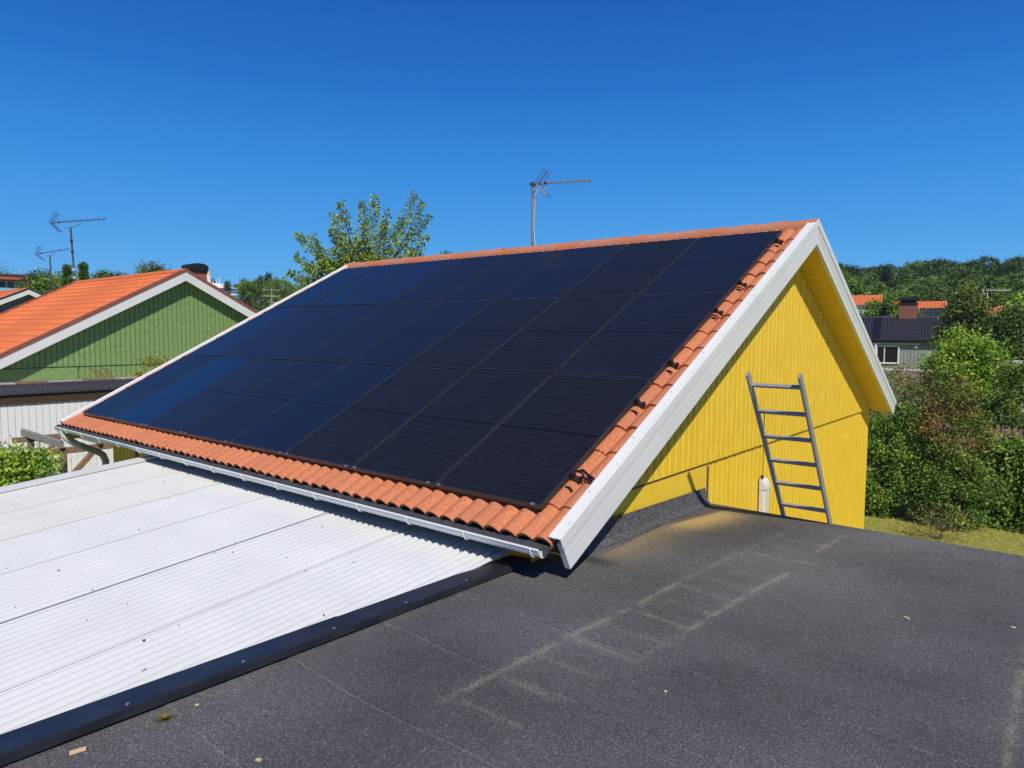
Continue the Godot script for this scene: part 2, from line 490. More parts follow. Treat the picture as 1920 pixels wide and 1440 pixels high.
# ---------------------------------------------------------------- the yellow house
func build_house() -> void:
	var ho := thing("yellow_house", "yellow timber house with orange tiled gable roof covered in solar panels", "house", Vector3(-4.5, GY, 0))
	var x1 := -9.08
	# walls
	var core := MB.new()
	var ty := 0.16 / cos(A)
	var zc := 4.66
	var poly := PackedVector2Array([Vector2(-zc, GY), Vector2(zc, GY), Vector2(zc, -zc * tan(A) - ty), Vector2(0, -ty), Vector2(-zc, -zc * tan(A) - ty)])
	for xx in [[-0.46, -0.374], [x1 + 0.36, x1 + 0.45]]:
		core.extrude(poly, Transform3D(Basis(Vector3(0, 0, -1), Vector3(0, 1, 0), Vector3(1, 0, 0)), Vector3(xx[0], 0, 0)), xx[1] - xx[0])
	core.box(Vector3(x1 + 0.45, GY, zc - 0.1), Vector3(-0.46, -2.58, zc))
	core.box(Vector3(x1 + 0.45, GY, -zc), Vector3(-0.46, -2.58, -zc + 0.1))
	part(ho, "wall", core.mesh(), M.yellow)
	var bm := board_mesh(0.13, 0.036)
	var zz := -4.63
	var i := 0
	while zz < 4.66:
		var topy: float = -absf(zz) * tan(A) - ty - 0.0
		if topy > -2.60:
			part(ho, "wall_board", bm, M.yellow, Transform3D(Basis.from_scale(Vector3(1, topy + 2.60, 1)), Vector3(WX - 0.036 + 0.002 * (i % 2), -2.60, zz)))
		if zz < 2.15:
			part(ho, "wall_board", bm, M.yellow, Transform3D(Basis.from_scale(Vector3(1, -2.612 - GY, 1)), Vector3(WX - 0.066, GY, zz)))
		zz += 0.13; i += 1
	var fs := MB.new()   # plain sheet over the felt upstand
	fs.box(Vector3(WX - 0.05, -3.02, 2.225), Vector3(WX - 0.012, -2.625, 4.66))
	part(ho, "cover_sheet", fs.mesh(), M.yellow)
	var sb := MB.new()  # brown strips painted in for the shaded gaps along the sheet
	sb.box(Vector3(WX - 0.06, -3.0, 2.188), Vector3(WX - 0.004, -2.64, 2.222))
	sb.box(Vector3(WX - 0.05, -2.624, 2.222), Vector3(WX - 0.010, -2.606, 4.6))
	part(ho, "gap_shade_strip", sb.mesh(), M.rust_and_gap_shade)
	# front wall boards where the wall shows under the eave, with a window
	for k in 26:
		part(ho, "wall_board", bm, M.yellow, Transform3D(Basis(Vector3(0, 0, 1), Vector3(0, 2.98, 0), Vector3(-1, 0, 0)), Vector3(x1 + 0.43 + 0.13 * k, GY, zc)))
	var wf := MB.new()
	for q in [[-7.5, -7.42], [-6.2, -6.12]]: wf.box(Vector3(q[0], -4.4, zc + 0.02), Vector3(q[1], -3.02, zc + 0.07))
	for q in [[-4.4, -4.32], [-3.1, -3.02]]: wf.box(Vector3(-7.42, q[0], zc + 0.02), Vector3(-6.2, q[1], zc + 0.07))
	var win := part(ho, "window_frame", wf.mesh(), M.white_paint)
	var pane := MB.new()
	pane.box(Vector3(-7.42, -4.32, zc + 0.037), Vector3(-6.2, -3.1, zc + 0.045))
	part(win, "pane", pane.mesh(), M.glass_dark)
	var conduit := MB.new()
	conduit.tube([Vector3(-7.86, GY, zc + 0.06), Vector3(-7.86, -2.75, zc + 0.06)], [0.022], 8)
	part(ho, "conduit", conduit.mesh(), M.pipe_grey)
	# roof deck, soffit planks
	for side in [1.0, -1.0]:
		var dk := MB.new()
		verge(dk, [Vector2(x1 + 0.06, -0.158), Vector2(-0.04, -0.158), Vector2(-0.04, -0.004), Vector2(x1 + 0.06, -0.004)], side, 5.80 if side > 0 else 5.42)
		part(ho, "roof_deck", dk.mesh(), M.dark_wood_and_shade)  # dark colour puts the eave shade into deck end and plank gaps
	for k in 56:
		var so := MB.new()
		var s0 := 0.02 + k * 0.097
		verge(so, [Vector2(WX, -0.176), Vector2(-0.05, -0.176), Vector2(-0.05, -0.159), Vector2(WX, -0.159)], -1.0, s0 + 0.090, s0)
		part(ho, "soffit_plank", so.mesh(), M.yellow)
	var so2 := MB.new()
	verge(so2, [Vector2(WX, -0.172), Vector2(-0.05, -0.172), Vector2(-0.05, -0.159), Vector2(WX, -0.159)], 1.0, 5.8, 0.02)
	part(ho, "soffit_panel", so2.mesh(), M.yellow)
	# white verge: boards and folded metal cover, both slopes, both gables
	for gable in 2:
		for side in [1.0, -1.0]:
			var se: float = 5.885 if side > 0 else 5.53
			var fx := func(x: float) -> float: return x if gable == 0 else x1 - x
			var sets := [["verge_board", [[-0.045, -0.184], [0.0, -0.184], [0.0, -0.101], [-0.045, -0.101]]],
				["verge_board", [[-0.045, -0.094], [0.001, -0.094], [0.001, -0.046], [-0.045, -0.046]]],
				["verge_board", [[-0.045, -0.036], [0.002, -0.036], [0.002, 0.028], [-0.045, 0.028]]],
				["verge_cover", [[-0.092, 0.045], [-0.090, 0.088], [-0.084, 0.091], [-0.036, 0.083], [-0.031, 0.090], [0.008, 0.086], [0.010, 0.083], [0.010, 0.006], [0.005, 0.006], [0.005, 0.078], [-0.084, 0.080], [-0.086, 0.045]]]]
			for st in sets:
				var vb := MB.new()
				var pr := []
				for q in st[1]: pr.append(Vector2(fx.call(q[0]), q[1]))
				verge(vb, pr, side, se + (0.012 if st[0] == "verge_cover" else 0.0))
				var vp := part(ho, st[0], vb.mesh(), M.white_paint)
				if gable == 0 and side > 0 and st[0] == "verge_cover":
					for k in 17:
						var sc := MB.new()
						var c := rp(-0.014 - 0.045 * (k % 2), 0.3 + k * 0.34, 0.086)
						sc.tube([c, c + Vector3(0, cos(A), sin(A)) * 0.004], [0.006, 0.004], 6)
						part(vp, "screw", sc.mesh(), M.dark_zinc)
					for sj in [2.05, 4.55]:   # lapped joints of the cover lengths
						var lj := MB.new()
						var pj := []
						for q in st[1]: pj.append(Vector2(q[0] + (0.0015 if q[0] > 0 else 0.0), q[1] + (0.0025 if q[1] > 0.05 else 0.0)))
						verge(lj, pj, 1.0, sj + 0.10, sj)
						part(vp, "lap_joint", lj.mesh(), M.white_paint)
	# tiles: the ones in view one by one, the rest (under the panels and behind the ridge) joined
	var tm := [tile_mesh(0.0), tile_mesh(0.02), tile_mesh(-0.02)]
	var mats := [M.tile, M.tile_b, M.tile_c]
	var tilt := Basis(Vector3(1, 0, 0), -0.062)
	var rest: Array[Transform3D] = []
	rng.seed = 7
	for side in [1.0, -1.0]:
		for k in 17:
			for j in 30:
				var e: float = (5.915 if side > 0 else 5.55) - 0.3365 * k
				if e - 0.4 < -0.12: continue
				var xr := -0.072 - 0.2985 * j
				var xo: float = xr - 0.2985 if side > 0 else xr
				var t := Transform3D(rbasis(side) * tilt, rp(xo, e - 0.40, 0.006 + rng.randf_range(-0.002, 0.002), side))
				if side > 0 and (k < 2 or j < 2 or j > 28 or k >= 15):
					part(ho, "roof_tile", tm[rng.randi() % 3], mats[rng.randi() % 3], t)
				else: rest.append(t)
	var mm := MultiMesh.new()
	mm.transform_format = MultiMesh.TRANSFORM_3D
	mm.mesh = tm[0]
	mm.instance_count = rest.size()
	for q in rest.size(): mm.set_instance_transform(q, rest[q])
	var mi := MultiMeshInstance3D.new()
	mi.multimesh = mm
	mi.material_override = M.tile
	mi.name = "roof_tiles"
	mi.set_meta("kind", "stuff")
	ho.add_child(mi)
	mi.global_transform = Transform3D()
	# ridge tiles
	for k in 24:
		var rb := MB.new()
		var xa := 0.006 - 0.38 * k
		var jx := rng.randf_range(-0.006, 0.006)
		var pa := []
		for q in 13:
			var an := -0.35 + (PI + 0.7) * q / 12
			pa.append([cos(an), sin(an)])
		for q in 12:
			for f in [[0.0, 0.123, 0.42, 0.108]]:
				var c0 := Vector3(xa, -0.018 + jx, 0)
				var c1 := Vector3(xa - 0.42, -0.020, 0)
				var g := func(cc: Vector3, rr: float, w: Array) -> Vector3: return cc + Vector3(0, w[1] * rr, w[0] * rr * 1.1)
				var n0 := Vector3(0, pa[q][1], pa[q][0])
				var n1 := Vector3(0, pa[q + 1][1], pa[q + 1][0])
				rb.quadn(g.call(c0, f[1], pa[q]), g.call(c0, f[1], pa[q + 1]), g.call(c1, f[3], pa[q + 1]), g.call(c1, f[3], pa[q]), n0, n1, n1, n0)
				rb.quad(g.call(c0, f[1] - 0.018, pa[q]), g.call(c0, f[1] - 0.018, pa[q + 1]), g.call(c0, f[1], pa[q + 1]), g.call(c0, f[1], pa[q]))
				rb.quadn(g.call(c0, f[1] - 0.018, pa[q]), g.call(c1, f[3] - 0.018, pa[q]), g.call(c1, f[3] - 0.018, pa[q + 1]), g.call(c0, f[1] - 0.018, pa[q + 1]), -n0, -n0, -n1, -n1)
		part(ho, "ridge_tile", rb.mesh(), M.ridge if k % 3 else M.tile_b)
	# eave: fascia, drip strip, brush, gutter with brackets, downpipe
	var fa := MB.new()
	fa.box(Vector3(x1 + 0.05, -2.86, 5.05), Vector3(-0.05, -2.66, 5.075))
	part(ho, "fascia", fa.mesh(), M.dark_wood_and_shade)  # darkened to carry the shade below the gutter
	var un := MB.new()
	un.box(Vector3(x1 + 0.05, -2.86, 4.68), Vector3(-0.35, -2.84, 5.05))
	part(ho, "eave_soffit", un.mesh(), M.yellow)
	var dr := MB.new()
	verge(dr, [Vector2(x1 + 0.02, 0.0), Vector2(-0.07, 0.0), Vector2(-0.07, 0.012), Vector2(x1 + 0.02, 0.012)], 1.0, 5.93, 5.6)
	part(ho, "drip_strip", dr.mesh(), M.comb)
	var br := MB.new()
	var bp := []
	var brr := []
	for k in 361:
		bp.append(Vector3(x1 + 0.06 + k * 0.0248, -2.715 + rng.randf_range(-0.006, 0.006), 5.315 + rng.randf_range(-0.005, 0.005)))
		brr.append(0.030 + 0.012 * absf(sin(PI * (x1 + 0.06 + k * 0.0248) / 0.1485)) + rng.randf_range(-0.006, 0.006))
	br.tube(bp, brr, 9)
	part(ho, "gutter_brush", br.mesh(), M.comb)
	var gu := MB.new()
	var gp := PackedVector2Array()
	for k in 13: gp.append(Vector2(cos(PI + PI * k / 12) * 0.052, sin(PI + PI * k / 12) * 0.052))
	for k in 9: gp.append(Vector2(0.052 + 0.009 * cos(PI - TAU * 0.8 * k / 8 - 0.3), 0.008 + 0.009 * sin(PI - TAU * 0.8 * k / 8 - 0.3)))
	for k in 13: gp.append(Vector2(cos(TAU - PI * k / 12) * 0.048, sin(TAU - PI * k / 12) * 0.048))
	gu.extrude(gp, Transform3D(Basis(Vector3(0, 0, 1), Vector3(0, 1, 0), Vector3(-1, 0, 0)), Vector3(-0.10, -2.712, 5.315)), 8.93, true, false)
	part(ho, "gutter", gu.mesh(), M.white_paint)
	for k in 16:
		var bk := MB.new()
		var xx := -0.16 - 0.6 * k
		if xx < x1 + 0.05: continue
		var pts := []
		for q in 9: pts.append(Vector3(xx, -2.712 + sin(PI + PI * q / 8) * 0.055, 5.325 + cos(PI + PI * q / 8) * 0.055))
		pts.append(Vector3(xx, -2.699, 5.382)); pts.append(Vector3(xx, -2.70, 5.37))
		bk.tube(pts, [0.0055], 6)
		part(ho, "gutter_bracket", bk.mesh(), M.white_paint)
	for xe in [-0.10, x1 + 0.05]:
		var ec := MB.new()
		var cp := PackedVector2Array()
		for k in 13: cp.append(Vector2(cos(PI + PI * k / 12) * 0.053, sin(PI + PI * k / 12) * 0.053))
		ec.extrude(cp, Transform3D(Basis(Vector3(0, 0, 1), Vector3(0, 1, 0), Vector3(-1, 0, 0)), Vector3(xe + 0.004, -2.712, 5.315)), 0.006)
		part(ho, "gutter_end", ec.mesh(), M.white_paint)
	var dp := MB.new()
	dp.tube([Vector3(-8.82, -2.74, 5.32), Vector3(-8.82, -2.82, 5.31), Vector3(-8.83, -2.90, 5.24), Vector3(-8.84, -3.02, 5.07)], [0.05, 0.05, 0.048, 0.046], 14)
	part(ho, "downpipe", dp.mesh(), M.white_paint)
	var dp2 := MB.new()
	dp2.tube([Vector3(-8.838, -2.99, 5.10), Vector3(-8.84, -3.04, 5.02), Vector3(-8.845, -3.12, 4.86), Vector3(-8.85, -3.18, 4.79), Vector3(-8.85, -3.28, 4.755), Vector3(-8.85, -5.4, 4.755)], [0.049], 14)
	part(ho, "downpipe", dp2.mesh(), M.pipe_grey)
	var rec := MB.new()
	rec.bar(Vector3(-9.02, -2.80, 4.7), Vector3(-9.02, -2.86, 5.2), 0.03, 0.12)
	part(ho, "eave_return", rec.mesh(), M.yellow)

func build_duct() -> void:
	var t := thing("cable_duct", "white vertical plastic duct with rounded cap on the yellow gable wall", "duct", Vector3(-0.30, GY, 0.64))
	var b := MB.new()
	var w := 0.085
	b.extrude(PackedVector2Array([Vector2(-w, 0), Vector2(w, 0), Vector2(w, 0.05), Vector2(w - 0.02, 0.068), Vector2(-w + 0.02, 0.068), Vector2(-w, 0.05)]), Transform3D(Basis(Vector3(0, 0, -1), Vector3(1, 0, 0), Vector3(0, -1, 0)), Vector3(-0.345, -3.14, 0.64)), 2.3)
	part(t, "channel", b.mesh(), M.plastic)
	var c := MB.new()
	for k in 8:
		var a0 := PI / 2 * k / 8
		var a1 := PI / 2 * (k + 1) / 8
		var q0 := Vector2(cos(a0) * 0.075, sin(a0) * 0.12)
		var q1 := Vector2(cos(a1) * 0.075, sin(a1) * 0.12)
		var p := func(q: Vector2, z: float) -> Vector3: return Vector3(-0.345 + q.x, -3.135 + q.y, 0.64 + z)
		c.quad(p.call(q0, 0.09), p.call(q0, -0.09), p.call(q1, -0.09), p.call(q1, 0.09))
		for s in [-0.09, 0.09]: c.tri(p.call(Vector2.ZERO, s), p.call(q0, s), p.call(q1, s))
	part(t, "cap", c.mesh(), M.plastic)
	var k := MB.new()
	k.tube([Vector3(-0.322, -3.03, 0.68), Vector3(-0.324, -2.8, 0.685), Vector3(-0.324, -2.2, 0.68)], [0.004], 5)
	part(t, "cable", k.mesh(), M.dark_wood_and_shade)
	var gr := MB.new()
	gr.tube([Vector3(-0.335, -2.985, 0.70), Vector3(-0.31, -2.985, 0.70)], [0.022], 8)
	part(t, "grommet", gr.mesh(), M.dark_wood_and_shade)

# ---------------------------------------------------------------- solar array
func build_solar() -> void:
	var pw := 1.038
	var ph := 1.755
	var ord := ["first", "second", "third", "fourth", "fifth", "sixth", "seventh", "eighth"]
	var fr := MB.new()
	var e := 0.012
	fr.box(Vector3(0, -0.035, 0), Vector3(pw, 0, e)); fr.box(Vector3(0, -0.035, ph - e), Vector3(pw, 0, ph))
	fr.box(Vector3(0, -0.035, e), Vector3(e, 0, ph - e)); fr.box(Vector3(pw - e, -0.035, e), Vector3(pw, 0, ph - e))
	var frm := fr.mesh()
	var gl := MB.new()
	gl.box(Vector3(e, -0.008, e), Vector3(pw - e, -0.0025, ph - e))
	var glm := gl.mesh()
	# sky reflection stepped by gloss: rows from the ridge, columns from the gable
	var sky_gloss := [[1, 0, 1, 1, 1, 2, 2, 2], [1, 0, 0, 1, 1, 1, 1, 2], [0, 0, 0, 2, 1, 1, 3, 1]]
	rng.seed = 21
	for r in 3:
		for c in 8:
			var x := -0.297 - c * 1.058 - pw
			var s := 0.361 + r * 1.775
			var hb := rbasis() * Basis.from_euler(Vector3(rng.randf_range(-0.0025, 0.0025), 0, rng.randf_range(-0.003, 0.003)))
			var t := thing("solar_panel", "%ssolar panel in the %s row, %s from the white gable verge" % ["plain glossy sky reflecting " if sky_gloss[r][c] == 3 else "black ", ["top", "middle", "bottom"][r], ord[c]], "solar panel", rp(x, s, 0.12), "solar panels on the yellow house roof")
			var xf := Transform3D(hb, rp(x, s, 0.12))
			part(t, "frame", frm, M.frame, xf)
			part(t, "glass", glm, M["glass%d" % sky_gloss[r][c]], xf)
	var sp := [0.62, 1.83, 2.50, 3.56, 4.23, 5.27]
	for k in 6:
		var t := thing("mounting_rail", "black mounting rail end by the verge tiles, %s from the ridge" % ord[k], "rail", rp(-4.5, sp[k], 0.06), "rails carrying the solar panels")
		var b := MB.new()
		b.box(Vector3(-8.70, 0.055, sp[k] - 0.018), Vector3(-0.225, 0.082, sp[k] + 0.018), Transform3D(rbasis(), Vector3.ZERO))
		part(t, "bar", b.mesh(), M.frame)
		var cap := MB.new()
		cap.box(Vector3(-0.225, 0.052, sp[k] - 0.021), Vector3(-0.215, 0.085, sp[k] + 0.021), Transform3D(rbasis(), Vector3.ZERO))
		part(t, "end_cap", cap.mesh(), M.black)
		var ck := MB.new()
		ck.box(Vector3(-0.292, 0.082, sp[k] - 0.02), Vector3(-0.262, 0.122, sp[k] + 0.02), Transform3D(rbasis(), Vector3.ZERO))
		part(t, "end_clamp", ck.mesh(), M.black)
		var hk := MB.new()
		hk.tube([rp(-0.29, sp[k] + 0.10, 0.062), rp(-0.25, sp[k] + 0.105, 0.066), rp(-0.215, sp[k] + 0.125, 0.058)], [0.009, 0.009, 0.006], 6)
		part(t, "roof_hook", hk.mesh(), M.black)
		for c in range(1, 8):
			var cl := MB.new()
			cl.box(Vector3(-0.297 - c * 1.058 - 0.002, 0.10, sp[k] - 0.02), Vector3(-0.297 - c * 1.058 + 0.022, 0.1225, sp[k] + 0.02), Transform3D(rbasis(), Vector3.ZERO))
			part(t, "clamp", cl.mesh(), M.frame)
	for c in 9:   # bright edge clips along the lowest frames
		for o in ([0.03, -0.09] if c < 8 else [0.03]):
			if c == 0 and o > 0: continue
			var cl := MB.new()
			var x: float = -0.297 - c * 1.058 + o
			cl.box(Vector3(x, 0.119, 5.652), Vector3(x + 0.035, 0.1225, 5.672), Transform3D(rbasis(), Vector3.ZERO))
			single("edge_clip", cl.mesh(), M.steel, "small bright clip at the %s lower corner of the %s bottom panel from verge" % ["far" if o > 0 else "verge side", ord[c - 1 if o > 0 else c]], "clip", "clips along the lower panel edge")
	var cb := MB.new()
	cb.tube([rp(-0.30, 5.20, 0.07), rp(-0.24, 5.19, 0.09), rp(-0.17, 5.23, 0.085), rp(-0.11, 5.26, 0.088)], [0.011], 7)
	cb.tube([rp(-0.28, 5.26, 0.06), rp(-0.22, 5.25, 0.075), rp(-0.14, 5.28, 0.08), rp(-0.10, 5.29, 0.08)], [0.009], 7)
	single("power_cable", cb.mesh(), M.black, "black power cable running from the bottom solar panel to the verge", "cable")

# ---------------------------------------------------------------- corrugated patio roof and felt garage roof
func sheet_y(z: float) -> float:
	return -2.87 - 0.09 * (z - 5.0)

func build_patio() -> void:
	var t := thing("patio_roof", "white corrugated sheet roof sloping down from under the house eave", "roof", Vector3(-3.6, GY, 7.5))
	var edges := [-6.14, -5.22, -4.30, -3.40, -2.46, -1.52, -0.59]
	for k in 6:
		var mb := MB.new()
		var xa: float = edges[k] - 0.03
		var xb: float = minf(edges[k + 1] + 0.03, -0.585)
		var n := int((xb - xa) / 0.0076)
		var z0 := 4.86
		var z1 := 11.0
		var lift := 0.004 * (k % 2) + 0.001
		var slope := Vector3(0, sheet_y(z1) - sheet_y(z0), z1 - z0)
		var up := Vector3(0, 1, 0.09).normalized()
		for i in n:
			var p := []
			for q in [i, i + 1]:
				var x: float = xa + (xb - xa) * q / n
				var ph: float = TAU * x / 0.076
				var hgt := 0.0125 * cos(ph) + lift
				var nn := (up + Vector3(0.0125 * TAU / 0.076 * sin(ph), 0, 0)).normalized()
				p.append([Vector3(x, sheet_y(z0) + hgt, z0), nn])
			mb.quadn(p[0][0], p[0][0] + slope, p[1][0] + slope, p[1][0], p[0][1], p[0][1], p[1][1], p[1][1])
		# visible thickness at the side lap
		var xs := xb
		var hs := 0.0125 * cos(TAU * xs / 0.076) + lift
		mb.quad(Vector3(xs, sheet_y(z0) + hs, z0), Vector3(xs, sheet_y(z0) + hs - 0.005, z0), Vector3(xs, sheet_y(z1) + hs - 0.005, z1), Vector3(xs, sheet_y(z1) + hs, z1))
		part(t, "corrugated_sheet", mb.mesh(), M.cream_sheet if k < 2 else M.white_sheet)
		if k > 0:   # dark sealing strip in the lap
			var st := MB.new()
			var x: float = edges[k] - 0.031
			st.quad(Vector3(x - 0.0035, sheet_y(z0) + 0.0178, z0), Vector3(x - 0.0035, sheet_y(z1) + 0.0178, z1), Vector3(x + 0.003, sheet_y(z1) + 0.0178, z1), Vector3(x + 0.003, sheet_y(z0) + 0.0178, z0))
			part(t, "lap_seal", st.mesh(), M.dark_zinc)
	var fa := MB.new()
	var sb := Basis(Vector3(1, 0, 0), 0.0898)
	fa.box(Vector3(-6.30, -0.16, -2.64), Vector3(-6.17, 0.055, 3.6), Transform3D(sb, Vector3(0, sheet_y(7.5), 7.5)))
	part(t, "edge_cap", fa.mesh(), M.white_paint)
	var gk := MB.new()
	gk.box(Vector3(-6.17, -0.03, -2.64), Vector3(-6.155, 0.016, 3.6), Transform3D(sb, Vector3(0, sheet_y(7.5), 7.5)))
	part(t, "seal_strip", gk.mesh(), M.black)
	for z in [5.1, 7.2, 9.4, 10.9]:
		var bm := MB.new()
		bm.box(Vector3(-6.15, sheet_y(z) - 0.16, z - 0.03), Vector3(-0.62, sheet_y(z) - 0.03, z + 0.03))
		part(t, "purlin", bm.mesh(), M.white_paint)
	for x in [-6.08, -3.4, -0.7]:
		var po := MB.new()
		po.bar(Vector3(x, GY, 10.9), Vector3(x, sheet_y(10.9) - 0.15, 10.9), 0.1, 0.1)
		part(t, "post", po.mesh(), M.white_paint)
	var de := MB.new()   # leaf crumbs blown on to the sheets
	rng.seed = 4
	for i in 95:
		var x := rng.randf_range(-5.0, -0.7)
		var z := rng.randf_range(5.5, 8.6)
		if i < 45: x = rng.randf_range(-3.2, -0.7)
		var y := sheet_y(z) + 0.012
		var a := rng.randf_range(0, TAU)
		var l := rng.randf_range(0.007, 0.02) * (1.8 if rng.randf() < 0.12 else 1.0)
		de.leaf(Vector3(x, y, z), Vector3(cos(a), 0.15, sin(a)), Vector3(-sin(a), 0.1, cos(a)), l, l * rng.randf_range(0.4, 0.8))
	var dl := single("leaf_crumbs", de.mesh(), M.dark_wood_and_shade, "dry brown leaf crumbs scattered over the white corrugated roof", "leaf litter")
	dl.set_meta("kind", "stuff")

func fy(z: float) -> float:
	return -3.01 + 0.017 * (z - 2.0)

func build_garage() -> void:
	var t := thing("garage", "flat roofed garage with dark grey mineral felt joined to the yellow gable", "garage", Vector3(2.5, GY, 7))
	var w := MB.new()
	w.box(Vector3(-0.30, GY, 2.36), Vector3(5.9, -3.09, 2.46)); w.box(Vector3(-0.30, GY, 12.4), Vector3(5.9, -3.09, 12.5))
	w.box(Vector3(5.8, GY, 2.46), Vector3(5.9, -3.09, 12.4)); w.box(Vector3(-0.30, GY, 4.8), Vector3(-0.20, -3.09, 12.4))
	part(t, "wall", w.mesh(), M.yellow)
	var dk := MB.new()
	var tt := Transform3D(Basis(Vector3(1, 0, 0), -0.017), Vector3(0, fy(7.0), 7.0))
	dk.box(Vector3(-0.318, -0.10, -4.75), Vector3(6.0, -0.006, 5.6), tt)
	dk.box(Vector3(-0.46, -0.10, -2.0), Vector3(-0.318, -0.006, 5.6), tt)
	part(t, "roof_deck", dk.mesh(), M.dark_wood_and_shade)
	for k in 17:   # felt lengths, each lapping the next
		var z0 := 2.155 + 0.605 * k
		var z1 := z0 + 0.606
		if k == 0: z0 = 2.247
		var xl := -0.335 if z1 < 4.7 else -0.46
		var f := MB.new()
		var lip := 0.0035
		f.quad(Vector3(xl, fy(z0) - lip, z0), Vector3(xl, fy(z1), z1), Vector3(6.0, fy(z1), z1), Vector3(6.0, fy(z0) - lip, z0))
		f.quad(Vector3(xl, fy(z1), z1), Vector3(xl, fy(z1) - lip - 0.002, z1 + 0.001), Vector3(6.0, fy(z1) - lip - 0.002, z1 + 0.001), Vector3(6.0, fy(z1), z1))
		felt_uv(f)
		part(t, "felt_sheet", f.mesh(), M.felt)
	var et := MB.new()   # turned down far edge
	et.box(Vector3(-0.30, -3.12, 2.236), Vector3(6.0, fy(2.24) - 0.0045, 2.25))
	part(t, "edge_trim", et.mesh(), M.upstand)
	var us := MB.new()   # felt upstand on the gable wall
	var zs := [2.30, 2.6, 3.2, 3.9, 4.75]
	for i in 4:
		var a: float = zs[i]
		var b: float = zs[i + 1]
		us.quad(Vector3(-0.30, fy(b) + 0.055, b), Vector3(-0.30, fy(a) + 0.055, a), Vector3(-0.326, -2.845 + (a - 2.3) * 0.03, a), Vector3(-0.326, -2.845 + (b - 2.3) * 0.03, b))
		us.quad(Vector3(-0.255, fy(b) + 0.003, b), Vector3(-0.255, fy(a) + 0.003, a), Vector3(-0.30, fy(a) + 0.055, a), Vector3(-0.30, fy(b) + 0.055, b))
	us.quad(Vector3(-0.326, -2.845, 2.3), Vector3(-0.30, fy(2.3) + 0.055, 2.3), Vector3(-0.345, fy(2.3) + 0.05, 2.3), Vector3(-0.345, -2.845, 2.3))
	part(t, "felt_upstand", us.mesh(), M.upstand)
	var us2 := MB.new()
	us2.quad(Vector3(-0.294, fy(4.75) + 0.062, 4.75), Vector3(-0.294, fy(2.3) + 0.062, 2.32), Vector3(-0.318, -2.925, 2.32), Vector3(-0.318, -2.87, 4.75))
	part(t, "felt_upstand", us2.mesh(), M.upstand)
	for k in 8:
		var nl := MB.new()
		var z := 2.45 + 0.3 * k
		nl.tube([Vector3(-0.33, -2.857 + (z - 2.3) * 0.03, z), Vector3(-0.316, -2.857 + (z - 2.3) * 0.03, z)], [0.008], 6)
		part(t, "nail", nl.mesh(), M.black)
	# black folded metal edge over the corrugated sheets
	var lens := [[5.03, 6.62, 0.0], [6.58, 11.0, 0.004]]
	for q in lens:
		var fl := MB.new()
		var pr := PackedVector2Array([Vector2(-0.605, 0.028), Vector2(-0.600, 0.040), Vector2(-0.432, 0.050), Vector2(-0.424, 0.046), Vector2(-0.424, 0.008), Vector2(-0.430, 0.008), Vector2(-0.430, 0.042), Vector2(-0.598, 0.034), Vector2(-0.600, 0.026)])
		for j in pr.size(): pr[j].y += q[2]; if pr[j].x > -0.5: pr[j].x += q[2]
		var b := Basis(Vector3(1, 0, 0), Vector3(0, 1, -0.017), Vector3(0, 0.017, 1))
		var x := Transform3D(b, Vector3(0, fy(q[0]), q[0]))
		pr.reverse()
		fl.extrude(pr, x, q[1] - q[0])
		var fp := part(t, "metal_flashing", fl.mesh(), M.dark_metal)
		var z: float = q[0] + 0.12
		while z < minf(q[1], 9.0):
			var sc := MB.new()
			var c := Vector3(-0.455, fy(z) + 0.0478 + q[2], z)
			sc.tube([c, c + Vector3(0, 0.005, 0)], [0.011, 0.007], 8)
			part(fp, "screw", sc.mesh(), M.zinc)
			z += 0.52
	# dark timber kerb under the flashing
	var kb := MB.new()
	kb.box(Vector3(-0.50, -0.30, -1.95), Vector3(-0.462, 0.03, 5.5), tt)
	part(t, "kerb", kb.mesh(), M.dark_wood_and_shade)

func build_ladder() -> void:
	var b := Vector3(0, fy(2.2), 2.247)
	var d := Vector3(0, 1.388, 1.014).normalized()
	var foot := b - d * ((b.y - GY) / d.y)
	var t := thing("ladder", "worn aluminium ladder leaning on the far felt roof edge before yellow gable", "ladder", Vector3(0.646, GY, foot.z))
	var len := foot.distance_to(b) + 1.72
	var nrm := Vector3(1, 0, 0).cross(d).normalized()
	var pr := PackedVector2Array()
	for k in 12:
		var q := TAU * k / 12
		pr.append(Vector2(cos(q) * 0.0145, signf(sin(q)) * pow(absf(sin(q)), 0.5) * 0.034))
	for x in [0.439, 0.853]:
		var r := MB.new()
		var xf := Transform3D(Basis(Vector3(1, 0, 0), d.cross(Vector3(1, 0, 0)), d), Vector3(x, foot.y, foot.z) - nrm * 0.0)
		r.extrude(pr, xf, len)
		part(t, "rail", r.mesh(), M.alu)
	var s := len - 0.12
	while s > 0.15:
		var r := MB.new()
		var c := foot + d * s
		r.bar(Vector3(0.445, c.y, c.z), Vector3(0.847, c.y, c.z), 0.036, 0.023, d)
		part(t, "rung", r.mesh(), M.alu)
		s -= 0.288

